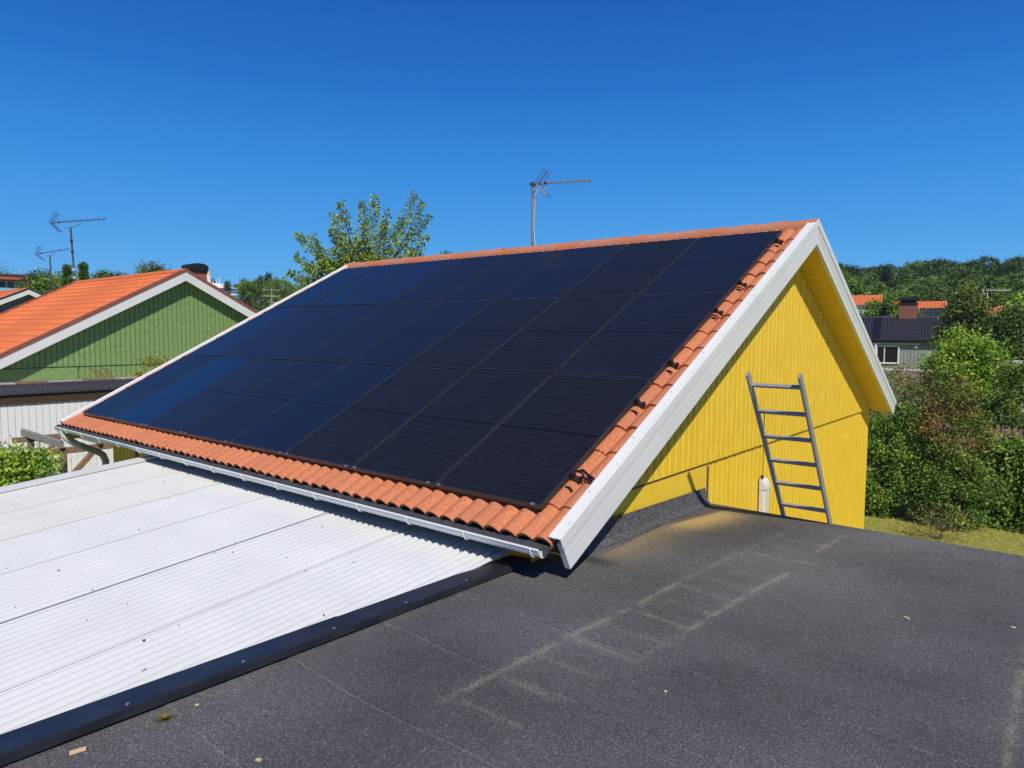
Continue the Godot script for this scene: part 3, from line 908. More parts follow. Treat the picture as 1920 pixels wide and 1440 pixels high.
func build_litter() -> void:
	var chips := [["wood_chip", 145, -0.33, 7.97, 0.055, 0.022, 1.25, "largest pale wood offcut lying beside the black metal edge"], ["wood_chip", 1, 0.24, 7.55, 0.022, 0.012, 0.3, "small pale wood chip on the felt nearest to the viewer"], ["wood_chip", 2, 1.83, 4.30, 0.035, 0.014, -0.5, "long pale wood splinter alone on the wide empty felt"], ["wood_chip", 3, -0.32, 7.51, 0.016, 0.008, 0.6, "tiny wood crumb on the felt near the moss tuft"], ["wood_chip", 4, 2.33, 4.04, 0.022, 0.009, 0.2, "pale wood chip on the felt at the edge of view"], ["wood_chip", 5, 1.16, 6.05, 0.012, 0.008, 0.9, "whitish wood crumb on the felt beyond the ladder print"]]
	for c in chips:
		var m := MB.new()
		m.box(Vector3(-c[4] / 2, 0, -c[5] / 2), Vector3(c[4] / 2, 0.006, c[5] / 2))
		single(c[0], m.mesh(), M.chip_wood, c[7], "wood chip", "wood chips on the felt roof", Transform3D(Basis(Vector3(0, 1, 0), c[6]) * Basis(Vector3(0, 0, 1), 0.04), Vector3(c[2], fy(c[3]) + 0.002, c[3])))
	var mo := MB.new()
	rng.seed = 8
	for i in 160:
		mo.col = Color(rng.randf_range(0.12, 0.3), rng.randf_range(0.09, 0.18), 0.03)
		var a := rng.randf_range(0, TAU)
		var r := absf(rng.randfn(0, 0.016))
		mo.leaf(Vector3(-0.32 + cos(a) * r, fy(7.65), 7.65 + sin(a) * r), Vector3(cos(a) * 0.7, rng.randf_range(0.2, 1), sin(a) * 0.7).normalized(), Vector3(-sin(a), 0, cos(a)), 0.014, 0.005)
	single("moss_tuft", mo.mesh(), M.leaf, "little dry brown moss tuft on the felt beside the metal edge", "moss")

# ---------------------------------------------------------------- antennas
func antenna(label: String, base: Vector3, top: Vector3, b0: Vector3, b1: Vector3, m: Material, r: float, refl: float, n_el: int, el: float, bracket: bool, mr: float) -> Node3D:
	var t := thing("tv_antenna", label, "antenna", base, "television antennas on roofs")
	var ms := MB.new()
	ms.tube([base, top], [mr], 8)
	part(t, "mast", ms.mesh(), m)
	var d := (b1 - b0).normalized()
	var side := d.cross(Vector3.UP).normalized()
	var up := side.cross(d).normalized()
	var bo := MB.new()
	bo.bar(b0, b1, r * 2, r * 2)
	part(t, "boom", bo.mesh(), m)
	for k in n_el:
		var e := MB.new()
		var f := 0.16 + 0.82 * pow(float(k) / maxf(n_el - 1, 1), 1.12)
		var c := b0.lerp(b1, f) + up * r
		e.tube([c - side * el / 2, c + side * el / 2], [r * 0.45], 5)
		e.tube([c - up * r, c + up * r * 3.4], [r * 0.5], 5)
		part(t, "element", e.mesh(), m)
	for q in [1.0, -1.0]:   # two wings of the corner reflector
		var wv: Vector3 = (d * 0.75 + up * q).normalized()
		var w := MB.new()
		for k in 7: w.tube([b0 + wv * refl * k / 6 - side * refl * 0.6, b0 + wv * refl * k / 6 + side * refl * 0.6], [r * 0.36], 4)
		for k in 3: w.tube([b0 + side * refl * 0.55 * (k - 1), b0 + wv * refl + side * refl * 0.55 * (k - 1)], [r * (0.7 if k == 1 else 0.4)], 4)
		part(t, "reflector", w.mesh(), m)
	var dp := MB.new()
	var c := b0.lerp(b1, 0.14)
	dp.box(c - Vector3.ONE * r * 1.6, c + Vector3.ONE * r * 1.6)
	part(t, "dipole_box", dp.mesh(), M.black)
	if bracket:
		var u := MB.new()
		var f := b0.lerp(b1, 0.52)
		u.tube([f, f - up * 0.09 + d * 0.01, f - up * 0.14 - d * 0.05, top, top - d * 0.18], [r * 0.7], 6)
		part(t, "bracket", u.mesh(), m)
	else:
		var u := MB.new()
		u.box(top - Vector3(0.045, 0.02, 0.045), top + Vector3(0.045, 0.03, 0.045))
		part(t, "clamp", u.mesh(), M.dark_zinc)
	return t

func build_antennas() -> void:
	var t := antenna("grey television antenna on a mast above the solar panel ridge", Vector3(-4.82, -0.36, -0.6), Vector3(-4.82, 1.22, -0.6), Vector3(-4.73, 1.225, -0.63), Vector3(-3.80, 1.19, -0.84), M.zinc, 0.012, 0.27, 9, 0.11, false, 0.026)
	var c := MB.new()
	c.tube([Vector3(-4.70, 1.18, -0.62), Vector3(-4.76, 1.05, -0.59), Vector3(-4.785, 0.6, -0.58), Vector3(-4.77, 0.42, -0.57), Vector3(-4.70, 0.18, -0.5), Vector3(-4.69, 0.02, -0.4)], [0.007], 5)
	part(t, "cable", c.mesh(), M.cable_white)
	var t2 := antenna("tallest dark antenna with striped mast at the green house ridge", Vector3(-26.45, 0.1, -0.80), Vector3(-26.26, 2.44, -0.65), Vector3(-26.60, 2.58, -0.14), Vector3(-25.52, 2.79, -1.57), M.dark_zinc, 0.017, 0.42, 12, 0.2, true, 0.034)
	for f in [0.1, 0.22, 0.34, 0.62, 0.78]:
		var b := MB.new()
		var p := Vector3(-26.45, 0.1, -0.80).lerp(Vector3(-26.26, 2.44, -0.65), f)
		var q := Vector3(-26.45, 0.1, -0.80).lerp(Vector3(-26.26, 2.44, -0.65), f + 0.035)
		b.tube([p, q], [0.048], 8)
		part(t2, "mast_band", b.mesh(), M.cable_white if f < 0.5 else M.black)
	antenna("lower dark antenna on a thin mast left of the striped mast", Vector3(-29.92, -0.5, -1.1), Vector3(-29.80, 1.70, -1.04), Vector3(-30.10, 1.74, -0.66), Vector3(-29.35, 1.97, -1.58), M.dark_zinc, 0.013, 0.34, 10, 0.16, true, 0.028)
	antenna("small pale antenna standing among trees below the wooded hill", Vector3(-3.02, -2.5, -50.8), Vector3(-3.06, 1.80, -50.8), Vector3(-3.40, 1.90, -50.75), Vector3(-1.75, 1.86, -50.85), M.cable_white, 0.03, 0.4, 6, 0.3, false, 0.035)

# ---------------------------------------------------------------- neighbouring houses
func tile_field(length: float, slope: float, course: float, wave: float, amp: float, seg := 4) -> ArrayMesh:   # wavy stepped courses; x along the ridge, z downslope
	var mb := MB.new()
	var n := int(length / wave) * seg
	var nc := int(ceil(slope / course))
	for k in nc:
		var z0 := k * course
		var z1 := minf(z0 + course, slope)
		for i in n:
			var xa := length * i / n
			var xb := length * (i + 1) / n
			var ha := amp * cos(TAU * xa / wave)
			var hb := amp * cos(TAU * xb / wave)
			var na := Vector3(amp * TAU / wave * sin(TAU * xa / wave), 1, 0).normalized()
			var nb := Vector3(amp * TAU / wave * sin(TAU * xb / wave), 1, 0).normalized()
			var a := Vector3(xa, ha, z0)
			var b := Vector3(xa, ha + amp * 1.3, z1)
			var c := Vector3(xb, hb + amp * 1.3, z1)
			var d := Vector3(xb, hb, z0)
			mb.quadn(a, b, c, d, na, na, nb, nb)
			mb.quad(b, b - Vector3(0, amp * 1.5, 0), c - Vector3(0, amp * 1.5, 0), c)
	return mb.mesh()

func mitred(mb: MB, xf: Transform3D, pitch: float, s: float, xa: float, xb: float, h0: float, h1: float, s_end: float) -> void:   # a board along a gable slope, cut plumb at the peak
	var p := func(x: float, q: float, h: float) -> Vector3: return xf * Vector3(x, -q * sin(pitch) + h * cos(pitch), s * (q * cos(pitch) + h * sin(pitch)))
	var a0: float = -h0 * tan(pitch)
	var a1: float = -h1 * tan(pitch)
	for x in [xa, xb]: mb.quad(p.call(x, a0, h0), p.call(x, s_end, h0), p.call(x, s_end, h1), p.call(x, a1, h1))
	mb.quad(p.call(xa, a0, h0), p.call(xb, a0, h0), p.call(xb, s_end, h0), p.call(xa, s_end, h0))
	mb.quad(p.call(xa, a1, h1), p.call(xa, s_end, h1), p.call(xb, s_end, h1), p.call(xb, a1, h1))
	mb.quad(p.call(xa, s_end, h0), p.call(xb, s_end, h0), p.call(xb, s_end, h1), p.call(xa, s_end, h1))

# A gabled house: local x along the ridge from 0 to length, z across, ridge at y = 0
func gabled(t: Node3D, xf: Transform3D, length: float, half: float, pitch: float, floor_y: float, mats: Dictionary, over := 0.35, tile := 0.0) -> void:
	var tp := tan(pitch)
	var core := MB.new()
	var hw := half - 0.35
	var py := PackedVector2Array([Vector2(-hw, floor_y), Vector2(hw, floor_y), Vector2(hw, -hw * tp - 0.12), Vector2(0, -0.12), Vector2(-hw, -hw * tp - 0.12)])
	core.extrude(py, xf * Transform3D(Basis(Vector3(0, 0, -1), Vector3(0, 1, 0), Vector3(1, 0, 0)), Vector3(over, 0, 0)), length - 2 * over)
	part(t, "wall", core.mesh(), mats.wall)
	var sl := half / cos(pitch)
	for s in [1.0, -1.0]:
		var b := Basis(Vector3(s, 0, 0), Vector3(0, cos(pitch), s * sin(pitch)), Vector3(0, -sin(pitch), s * cos(pitch)))
		var o := xf * Transform3D(b, Vector3(0 if s > 0 else length, 0, 0))
		var d := MB.new()
		d.box(Vector3(0.02, -0.10, 0), Vector3(length - 0.02, -0.01, sl - 0.02), o)
		part(t, "roof_deck", d.mesh(), mats.trim)
		var fm := tile_field(length, sl, 0.34 if tile < 0.2 else 0.5, 0.15 if tile < 0.2 else tile, 0.026, 4 if tile < 0.2 else 3)
		var rt := part(t, "roof_tiles", fm, mats.roof, o * Transform3D(Basis(), Vector3(0, 0.025, 0)))
		rt.set_meta("kind", "stuff")
		for e in [0.0, length]:
			var inner: float = 1.0 if e < 1.0 else -1.0
			var v := MB.new()
			mitred(v, xf, pitch, s, e - 0.02 * inner, e + 0.03 * inner, -0.20, 0.03, sl)
			part(t, "barge_board", v.mesh(), mats.trim)
			var c := MB.new()
			mitred(c, xf, pitch, s, e - 0.035 * inner, e + 0.13 * inner, 0.031, 0.115, sl)
			part(t, "verge_cap", c.mesh(), mats.cap)
	var rc := MB.new()
	rc.tube([xf * Vector3(0.0, 0.035, 0), xf * Vector3(length, 0.035, 0)], [0.10], 10)
	part(t, "ridge_cap", rc.mesh(), mats.roof)

func window(t: Node3D, xf: Transform3D, w: float, h: float, bars := 1) -> void:   # xf: centre, face +z
	var f := MB.new()
	f.box(Vector3(-w / 2, -h / 2, 0), Vector3(-w / 2 + 0.08, h / 2, 0.06), xf); f.box(Vector3(w / 2 - 0.08, -h / 2, 0), Vector3(w / 2, h / 2, 0.06), xf)
	f.box(Vector3(-w / 2 + 0.08, -h / 2, 0), Vector3(w / 2 - 0.08, -h / 2 + 0.08, 0.06), xf); f.box(Vector3(-w / 2 + 0.08, h / 2 - 0.08, 0), Vector3(w / 2 - 0.08, h / 2, 0.06), xf)
	for k in bars:
		var x := -w / 2 + w * (k + 1) / (bars + 1)
		f.box(Vector3(x - 0.025, -h / 2 + 0.08, 0), Vector3(x + 0.025, h / 2 - 0.08, 0.05), xf)
	var o := part(t, "window_frame", f.mesh(), M.white_paint)
	var p := MB.new()
	p.box(Vector3(-w / 2 + 0.06, -h / 2 + 0.06, 0.005), Vector3(w / 2 - 0.06, h / 2 - 0.06, 0.02), xf)
	part(o, "pane", p.mesh(), M.glass_dark)

func build_green_house() -> void:
	var t := thing("green_house", "green boarded house with bright orange tiled roof and white barge boards", "house", Vector3(-22.3, GY, -0.85))
	var xf := Transform3D(Basis(), Vector3(-26.65, 0.40, -0.85))
	var pit := 0.484
	gabled(t, xf, 8.75, 5.6, pit, GY - 0.4, {wall = M.green, roof = M.orange_tile, trim = M.white_paint, cap = M.brown_metal}, 0.35)
	var bm := board_mesh(0.131, 0.03)
	var fx := -18.22
	var z := -6.0
	while z < 4.35:
		var ty: float = 0.40 - absf(z + 0.85) * tan(pit) - 0.14
		if ty > -2.25: part(t, "wall_board", bm, M.green, Transform3D(Basis.from_scale(Vector3(1, ty + 2.25, 1)), Vector3(fx, -2.25, z)))
		if z < 1.95: part(t, "wall_board", bm, M.green, Transform3D(Basis.from_scale(Vector3(1, 0.9, 1)), Vector3(fx - 0.024, -3.17, z)))
		z += 0.131
	var ps := MB.new()
	ps.box(Vector3(fx - 0.02, -3.2, 1.98), Vector3(fx + 0.012, -2.28, 4.4))
	part(t, "plain_panel", ps.mesh(), M.green)
	# chimney
	var ch := MB.new()
	ch.box(Vector3(-19.85, -1.4, -2.24), Vector3(-19.38, 0.56, -1.70))
	var cp := part(t, "chimney", ch.mesh(), M.red_plaster)
	var fl := MB.new()
	fl.box(Vector3(-19.88, 0.56, -2.26), Vector3(-19.35, 0.62, -1.68))
	part(cp, "chimney_collar", fl.mesh(), M.dark_metal)
	var co := MB.new()
	var pr := PackedVector2Array()
	for k in 13:
		var a := PI * k / 12
		pr.append(Vector2(cos(a) * 0.30, 0.09 + pow(sin(a), 0.7) * 0.14))
	pr.append(Vector2(-0.30, 0.0)); pr.append(Vector2(0.30, 0.0))
	co.extrude(pr, Transform3D(Basis(Vector3(0, 0, -1), Vector3(0, 1, 0), Vector3(1, 0, 0)), Vector3(-19.92, 0.625, -1.97)), 0.60)
	part(cp, "chimney_cowl", co.mesh(), M.black)

func build_shed() -> void:
	var t := thing("white_shed", "low white boarded shed with weathered flat roof beside green house", "shed", Vector3(-16.2, GY, 4.5))
	var w := MB.new()
	w.box(Vector3(-18.2, GY, 2.45), Vector3(-14.55, -2.95, 9.5))
	part(t, "wall", w.mesh(), M.white_wood)
	var bm := board_mesh(0.125, 0.034, 0.003, 0.0005)
	var z := 2.46
	var i := 0
	while z < 8.0:
		part(t, "wall_board", bm, M.white_wood, Transform3D(Basis.from_scale(Vector3(1, 2.85, 1)), Vector3(-14.545 + 0.0015 * (i % 3), GY, z)))
		z += 0.125; i += 1
	var w2 := MB.new()   # the lower wing running on towards the yellow house
	w2.box(Vector3(-14.75, GY, -2.0), Vector3(-14.62, -2.62, 2.40))
	part(t, "wall", w2.mesh(), M.white_wood)
	z = -1.9
	while z < 2.4:
		part(t, "wall_board", bm, M.white_wood, Transform3D(Basis.from_scale(Vector3(1, 2.83, 1)), Vector3(-14.615 + 0.0015 * (i % 3), GY, z)))
		z += 0.125; i += 1
	var fb := MB.new()
	fb.box(Vector3(-14.62, -2.83, -2.0), Vector3(-14.47, -2.64, 9.6))
	part(t, "fascia", fb.mesh(), M.dark_wood_and_shade)
	var fl := MB.new()
	fl.extrude(PackedVector2Array([Vector2(-0.20, 0.10), Vector2(0.0, -0.09), Vector2(0.03, -0.10), Vector2(0.03, -0.08), Vector2(0.012, -0.07), Vector2(-0.05, 0.06), Vector2(-0.15, 0.12)]), Transform3D(Basis(Vector3(1, 0, 0), Vector3(0, 1, 0), Vector3(0, 0, 1)), Vector3(-14.46, -2.54, -2.0)), 11.6)
	part(t, "metal_flashing", fl.mesh(), M.slate)
	var rf := MB.new()
	rf.box(Vector3(-3.68, -0.12, -2.0), Vector3(0, 0, 9.6), Transform3D(Basis(Vector3(0, 0, 1), 0.10), Vector3(-14.62, -2.44, 0)))
	part(t, "roof_deck", rf.mesh(), M.old_felt)
	rng.seed = 15
	var k := 0
	z = 1.9
	while z < 9.4:   # broken edge boards with peeling felt
		var l := rng.randf_range(0.35, 0.75)
		var eb := MB.new()
		eb.box(Vector3(-14.78 + rng.randf_range(-0.03, 0.02), -2.45, z), Vector3(-14.62 + rng.randf_range(-0.02, 0.02), -2.39 + rng.randf_range(-0.015, 0.02), z + l - 0.02))
		part(t, "edge_board", eb.mesh(), M.brown_wood if k % 2 else M.old_felt)
		z += l; k += 1
	var sl := MB.new()   # crumpled sheet lying on the roof
	for j in 14:
		var za := 2.5 + j * 0.36
		var ya := -2.60 + 0.05 * sin(j * 1.3)
		var yb := -2.60 + 0.05 * sin((j + 1) * 1.3)
		sl.quad(Vector3(-15.0, -2.42, za), Vector3(-15.0, -2.42, za + 0.36), Vector3(-17.2, yb, za + 0.36), Vector3(-17.2, ya, za))
	part(t, "loose_felt", sl.mesh(), M.old_felt)
	for q in 5:
		var r := MB.new()
		var b := Vector3(-16.6, -2.64, 1.95 - 0.09 * q)
		r.tube([b, b + Vector3(-0.30, 0.40 - 0.03 * (q % 3), 0.16)], [0.014], 6)
		single("rusty_rod", r.mesh(), M.rust_and_gap_shade, "thin rusty rod leaning against green wall above white shed, %s in row" % ["first", "second", "third", "fourth", "last"][q], "rod", "rusty rods by the green wall")

func build_pergola() -> void:
	var t := thing("pergola", "weathered timber pergola frame of posts and beams beside white shed", "pergola", Vector3(-11.6, GY, 4.4))
	var beams := [[Vector3(-12.6, -3.19, 4.80), Vector3(-10.95, -3.26, 4.68), 0.06, 0.13, 1], [Vector3(-12.6, -3.19, 4.20), Vector3(-10.95, -3.26, 4.08), 0.06, 0.13, 1], [Vector3(-12.45, -3.31, 5.0), Vector3(-12.45, -3.31, 3.2), 0.07, 0.10, 0], [Vector3(-11.05, -3.385, 4.92), Vector3(-11.05, -3.385, 3.2), 0.07, 0.11, 0]]
	for b in beams:
		var m := MB.new()
		m.bar(b[0], b[1], b[2], b[3])
		part(t, "beam", m.mesh(), M.grey_wood if b[4] else M.brown_wood)
	for p in [Vector3(-11.05, 0, 4.63), Vector3(-12.45, 0, 4.72), Vector3(-11.05, 0, 3.3)]:
		var m := MB.new()
		m.bar(Vector3(p.x, GY, p.z), Vector3(p.x, -3.36, p.z), 0.09, 0.09, Vector3.RIGHT)
		part(t, "post", m.mesh(), M.brown_wood)
	for q in [[Vector3(-11.05, -3.95, 4.62), Vector3(-11.05, -3.42, 4.12)], [Vector3(-12.45, -3.85, 4.7), Vector3(-12.45, -3.36, 4.25)], [Vector3(-11.05, -3.95, 3.32), Vector3(-11.05, -3.42, 3.75)]]:
		var m := MB.new()
		m.bar(q[0], q[1], 0.07, 0.09)
		part(t, "brace", m.mesh(), M.brown_wood)

func build_right_houses() -> void:
	# dark roofed house
	var t := thing("dark_roofed_house", "sage green house with black tiled roof and brick chimney behind shrubs", "house", Vector3(-8.8, -5.2, -34.7))
	var xf := Transform3D(Basis(Vector3.UP, 0.185), Vector3(-15.49, -0.35, -33.46))
	gabled(t, xf, 13.6, 3.35, 0.36, -5.5, {wall = M.sage, roof = M.slate, trim = M.slate, cap = M.slate}, 0.5)
	var st := MB.new()
	for k in 10: st.box(Vector3(8.75, 0.05, 0.2 + k * 0.34), Vector3(9.15, 0.09, 0.27 + k * 0.34), xf * Transform3D(Basis(Vector3(1, 0, 0), 0.36), Vector3(0, 0.03, 0)))
	part(t, "roof_ladder", st.mesh(), M.black)
	var bm := board_mesh(0.16, 0.03)
	for k in 36:
		part(t, "wall_board", bm, M.sage, xf * Transform3D(Basis(Vector3(0, 0, 1), Vector3(0, 3.85, 0), Vector3(-1, 0, 0)), Vector3(7.0 + k * 0.16, -5.3, 3.0)))
	window(t, xf * Transform3D(Basis(), Vector3(9.38, -1.98, 3.04)), 1.40, 0.98, 1)
	var gb := MB.new()
	gb.box(Vector3(7.6, -1.44, 3.04), Vector3(11.0, -1.38, 3.1), xf)
	part(t, "trim_board", gb.mesh(), M.white_paint)
	var lp := MB.new()
	lp.box(Vector3(10.75, -1.62, 3.04), Vector3(10.9, -1.48, 3.12), xf)
	part(t, "wall_lamp", lp.mesh(), M.plastic)
	var ch := MB.new()
	ch.box(Vector3(9.98, -0.6, -0.45), Vector3(10.84, 0.74, 0.2), xf)
	var cp := part(t, "chimney", ch.mesh(), M.brick)
	for k in 11:   # brick courses as proud rows
		var bb := MB.new()
		var y := -0.05 + k * 0.068
		for j in 4:
			var x0 := 9.97 + j * 0.218 - (0.109 if k % 2 else 0.0)
			bb.box(Vector3(maxf(x0, 9.97), y, 0.2), Vector3(minf(x0 + 0.20, 10.84), y + 0.055, 0.212), xf)
		part(cp, "brick_course", bb.mesh(), M.brick)
	var cc := MB.new()
	cc.box(Vector3(9.92, 0.742, -0.5), Vector3(10.90, 0.84, 0.26), xf); cc.box(Vector3(10.02, 0.84, -0.4), Vector3(10.80, 1.0, 0.14), xf); cc.box(Vector3(9.90, 1.0, -0.55), Vector3(10.92, 1.14, 0.3), xf)
	part(cp, "chimney_cowl", cc.mesh(), M.black)
	var bx := Transform3D(Basis(Vector3.UP, 0.17), Vector3(-6.6, -2.98, -28.1))
	var bl := thing("balcony_railing", "weathered slatted terrace railing below the sage house window", "railing", bx.origin + Vector3(0, -2.0, 0))
	var tr := MB.new()
	tr.box(Vector3(0, 0, 0), Vector3(3.6, 0.07, 0.08), bx)
	part(bl, "top_rail", tr.mesh(), M.white_paint)
	var slat := MB.new()
	slat.box(Vector3(0, -0.78, 0), Vector3(0.075, -0.01, 0.025))
	var sm := slat.mesh()
	for k in 32: part(bl, "slat", sm, M.grey_wood, bx * Transform3D(Basis(), Vector3(0.04 + k * 0.11, 0, 0.03)))
	for k in 3:
		var po := MB.new()
		po.box(Vector3(0.3 + k * 1.35, -2.3, -0.06), Vector3(0.4 + k * 1.35, 0.0, 0.02), bx)
		part(bl, "post", po.mesh(), M.white_paint)
	var pa := thing("parasol", "closed white parasol standing before the sage house window", "parasol", Vector3(-5.60, -4.9, -29.6))
	var pm := MB.new()
	pm.tube([Vector3(-5.60, -4.9, -29.6), Vector3(-5.60, -1.72, -29.6)], [0.025], 6)
	part(pa, "pole", pm.mesh(), M.white_paint)
	var pc := MB.new()
	pc.tube([Vector3(-5.60, -2.98, -29.6), Vector3(-5.60, -2.75, -29.6), Vector3(-5.60, -2.3, -29.6), Vector3(-5.60, -1.9, -29.6), Vector3(-5.60, -1.72, -29.6)], [0.05, 0.12, 0.10, 0.08, 0.02], 10)
	part(pa, "folded_canopy", pc.mesh(), M.render_white)
	# orange roofed houses under the wood
	var far := [[Vector3(-20.6, 2.85, -72.9), 0.2, 6.1, 2.3, 0.42, M.render_white, "white rendered house with orange roof nearest to the yellow gable"], [Vector3(-13.2, 1.88, -69.5), 0.15, 5.1, 1.9, 0.36, M.pink_render, "pale pink house with orange roof and white gable boards"], [Vector3(-16.2, 3.0, -84.2), 0.15, 3.2, 2.0, 0.42, M.render_white, "small orange roofed house end peeping over the pink house"], [Vector3(-4.8, 1.05, -62), 0.3, 4.2, 2.4, 0.42, M.pink_render, "orange roofed house mostly hidden by the leafy trees"]]
	for f in far:
		var h := thing("orange_roofed_house", f[6], "house", f[0] + Vector3(0, -6, 0), "houses below the wooded hill")
		var x := Transform3D(Basis(Vector3.UP, f[1]), f[0])
		gabled(h, x, f[2], f[3], f[4], -6.5, {wall = f[5], roof = M.orange_tile, trim = M.white_paint, cap = M.orange_tile}, 0.3, 0.3)
		for k in 3: window(h, x * Transform3D(Basis(), Vector3(0.9 + k * (f[2] - 1.8) / 2, -f[3] * tan(f[4]) - 0.75, f[3] - 0.345)), 0.8, 0.9, 0)
	var ds := thing("black_roof_annex", "low annex with black roof and orange eave before pink house", "house", Vector3(-7, -5, -57))
	gabled(ds, Transform3D(Basis(Vector3.UP, 0.15), Vector3(-8.7, 0.92, -60.2)), 3.6, 1.7, 0.36, -6.0, {wall = M.pink_render, roof = M.slate, trim = M.orange_tile, cap = M.slate}, 0.3, 0.3)
	var ww := MB.new()
	ww.box(Vector3(0.45, -5.5, -17.4), Vector3(4.0, -2.05, -17.1))
	single("white_wall", ww.mesh(), M.render_white, "white rendered wall glimpsed below the dark leafy tree", "wall")
	# picket fence behind the hedge
	var fe := thing("picket_fence", "brown upright board fence behind the dark hedge", "fence", Vector3(2, GY, -11.5))
	var pk := MB.new()
	pk.box(Vector3(0, 0, 0), Vector3(0.085, 2.06, 0.02))
	pk.extrude(PackedVector2Array([Vector2(0, 2.06), Vector2(0.085, 2.06), Vector2(0.0425, 2.11)]), Transform3D(), 0.02)
	var pkm := pk.mesh()
	rng.seed = 31
	for k in 44: part(fe, "picket", pkm, M.fence if k % 3 else M.brown_wood, Transform3D(Basis(), Vector3(-0.6 + k * 0.112, GY + rng.randf_range(-0.01, 0.01), -11.45)))
	for y in [-5.2, -4.0]:
		var r := MB.new()
		r.box(Vector3(-0.6, y, -11.5), Vector3(4.4, y + 0.08, -11.455))
		part(fe, "rail", r.mesh(), M.fence)

func build_far_left() -> void:
	# grey gabled house
	var t := thing("grey_gabled_house", "grey boarded house end with white barge boards left of the green house", "house", Vector3(-44, -5, -3.4))
	gabled(t, Transform3D(Basis(), Vector3(-50.0, 0.80, -3.3)), 9.4, 5.0, 0.44, -6, {wall = M.grey_boards, roof = M.orange_tile, trim = M.white_paint, cap = M.slate}, 0.45)
	# brick block with balcony
	var b := thing("brick_apartment_block", "flat roofed red brick block with blue fronted balcony", "building", Vector3(-88, -3, -10))
	var xf := Transform3D(Basis(Vector3.UP, -0.22), Vector3(-84.0, 4.45, -15.9))   # local: -x depth, z along the face (face +x)
	var w := MB.new()
	w.box(Vector3(-9, -8.5, 0), Vector3(0, -0.05, 0.55), xf); w.box(Vector3(-9, -8.5, 0.55), Vector3(-1.4, -0.05, 3.9), xf)
	w.box(Vector3(-1.4, -8.5, 0.55), Vector3(0, -1.9, 3.9), xf); w.box(Vector3(-1.4, -0.50, 0.55), Vector3(0, -0.05, 3.9), xf); w.box(Vector3(-9, -8.5, 3.9), Vector3(0, -0.05, 16), xf)
	part(b, "wall", w.mesh(), M.red_plaster)
	var ro := MB.new()
	ro.box(Vector3(-9.2, -0.05, -0.15), Vector3(0.15, 0.1, 16.2), xf)
	part(b, "roof_edge", ro.mesh(), M.dark_zinc)
	var bp := MB.new()
	bp.box(Vector3(0.005, -2.0, 0.6), Vector3(0.06, -1.38, 3.85), xf)
	part(b, "balcony_front", bp.mesh(), M.blue_panel)
	for k in 4: window(b, xf * Transform3D(Basis(Vector3(0, 0, -1), Vector3(0, 1, 0), Vector3(1, 0, 0)), Vector3(-1.40, -1.05, 0.95 + k * 0.82)), 0.78, 1.0, 0)
	window(b, xf * Transform3D(Basis(Vector3(0, 0, -1), Vector3(0, 1, 0), Vector3(1, 0, 0)), Vector3(0.0, -1.3, 4.75)), 1.3, 0.9, 0)
	# blue industrial hall, tank, masts
	var h := thing("blue_hall", "large blue sheet metal hall far beyond the green house roof", "building", Vector3(-125, 0, -60))
	var hx := Transform3D(Basis(Vector3.UP, -0.48), Vector3(-121.65, 6.60, -55.2))
	var hb := MB.new()
	hb.box(Vector3(-20, -10, -4.3), Vector3(0, 0, 8), hx)
	part(h, "wall", hb.mesh(), M.blue_sheet)
	for k in 7:
		var rb := MB.new()
		rb.box(Vector3(0, -10, -4.2 + k * 1.6), Vector3(0.08, -0.1, -4.05 + k * 1.6), hx)
		part(h, "wall_rib", rb.mesh(), M.blue_sheet)
	var hr := MB.new()
	hr.box(Vector3(-20.3, 0, -4.5), Vector3(0.2, 0.14, 8.2), hx)
	part(h, "roof_edge", hr.mesh(), M.white_paint)
	var h2 := thing("blue_annex", "lower bright blue annex in front of the far blue hall", "building", Vector3(-103, 0, -49))
	var h2x := Transform3D(Basis(Vector3.UP, -0.46), Vector3(-102.35, 4.40, -49.1))
	var h2b := MB.new()
	h2b.box(Vector3(-6, -8, -1.8), Vector3(0, 0, 4), h2x)
	part(h2, "wall", h2b.mesh(), M.blue_sheet)
	var h2r := MB.new()
	h2r.box(Vector3(-6.2, 0, -1.9), Vector3(0.1, 0.08, 4.2), h2x)
	h2r.extrude(PackedVector2Array([Vector2(-0.6, 0.08), Vector2(0.6, 0.08), Vector2(0.4, 0.14), Vector2(-0.5, 0.28)]), h2x * Transform3D(Basis(Vector3(0, 0, -1), Vector3(0, 1, 0), Vector3(1, 0, 0)), Vector3(-1, 0, 0.3)), 1.0)
	part(h2, "roof_edge", h2r.mesh(), M.white_paint)
	var k := thing("storage_tank", "tall white cylindrical tank with brown rim behind the chimney", "tank", Vector3(-139.7, 0, -63.4))
	var tk := MB.new()
	tk.tube([Vector3(-139.7, 0, -63.4), Vector3(-139.7, 10.4, -63.4)], [0.62], 20)
	part(k, "shell", tk.mesh(), M.render_white)
	var tr := MB.new()
	tr.tube([Vector3(-139.7, 10.4, -63.4), Vector3(-139.7, 11.2, -63.4)], [0.66], 20)
	part(k, "rim", tr.mesh(), M.chip_wood)
	var hi := thing("pale_works_hall", "pale far factory roof with small white vents beyond the blue hall", "building", Vector3(-150, 0, -70))
	var hm := MB.new()
	var hix := Transform3D(Basis(Vector3.UP, -0.46), Vector3(-130.3, 7.9, -60.3))
	hm.extrude(PackedVector2Array([Vector2(-4, -8), Vector2(3.4, -8), Vector2(3.4, -0.7), Vector2(1.5, 0.15), Vector2(-4, 0.3)]), hix * Transform3D(Basis(Vector3(0, 0, -1), Vector3(0, 1, 0), Vector3(1, 0, 0)), Vector3(-12, 0, 0)), 12)
	part(hi, "wall", hm.mesh(), M.render_white)
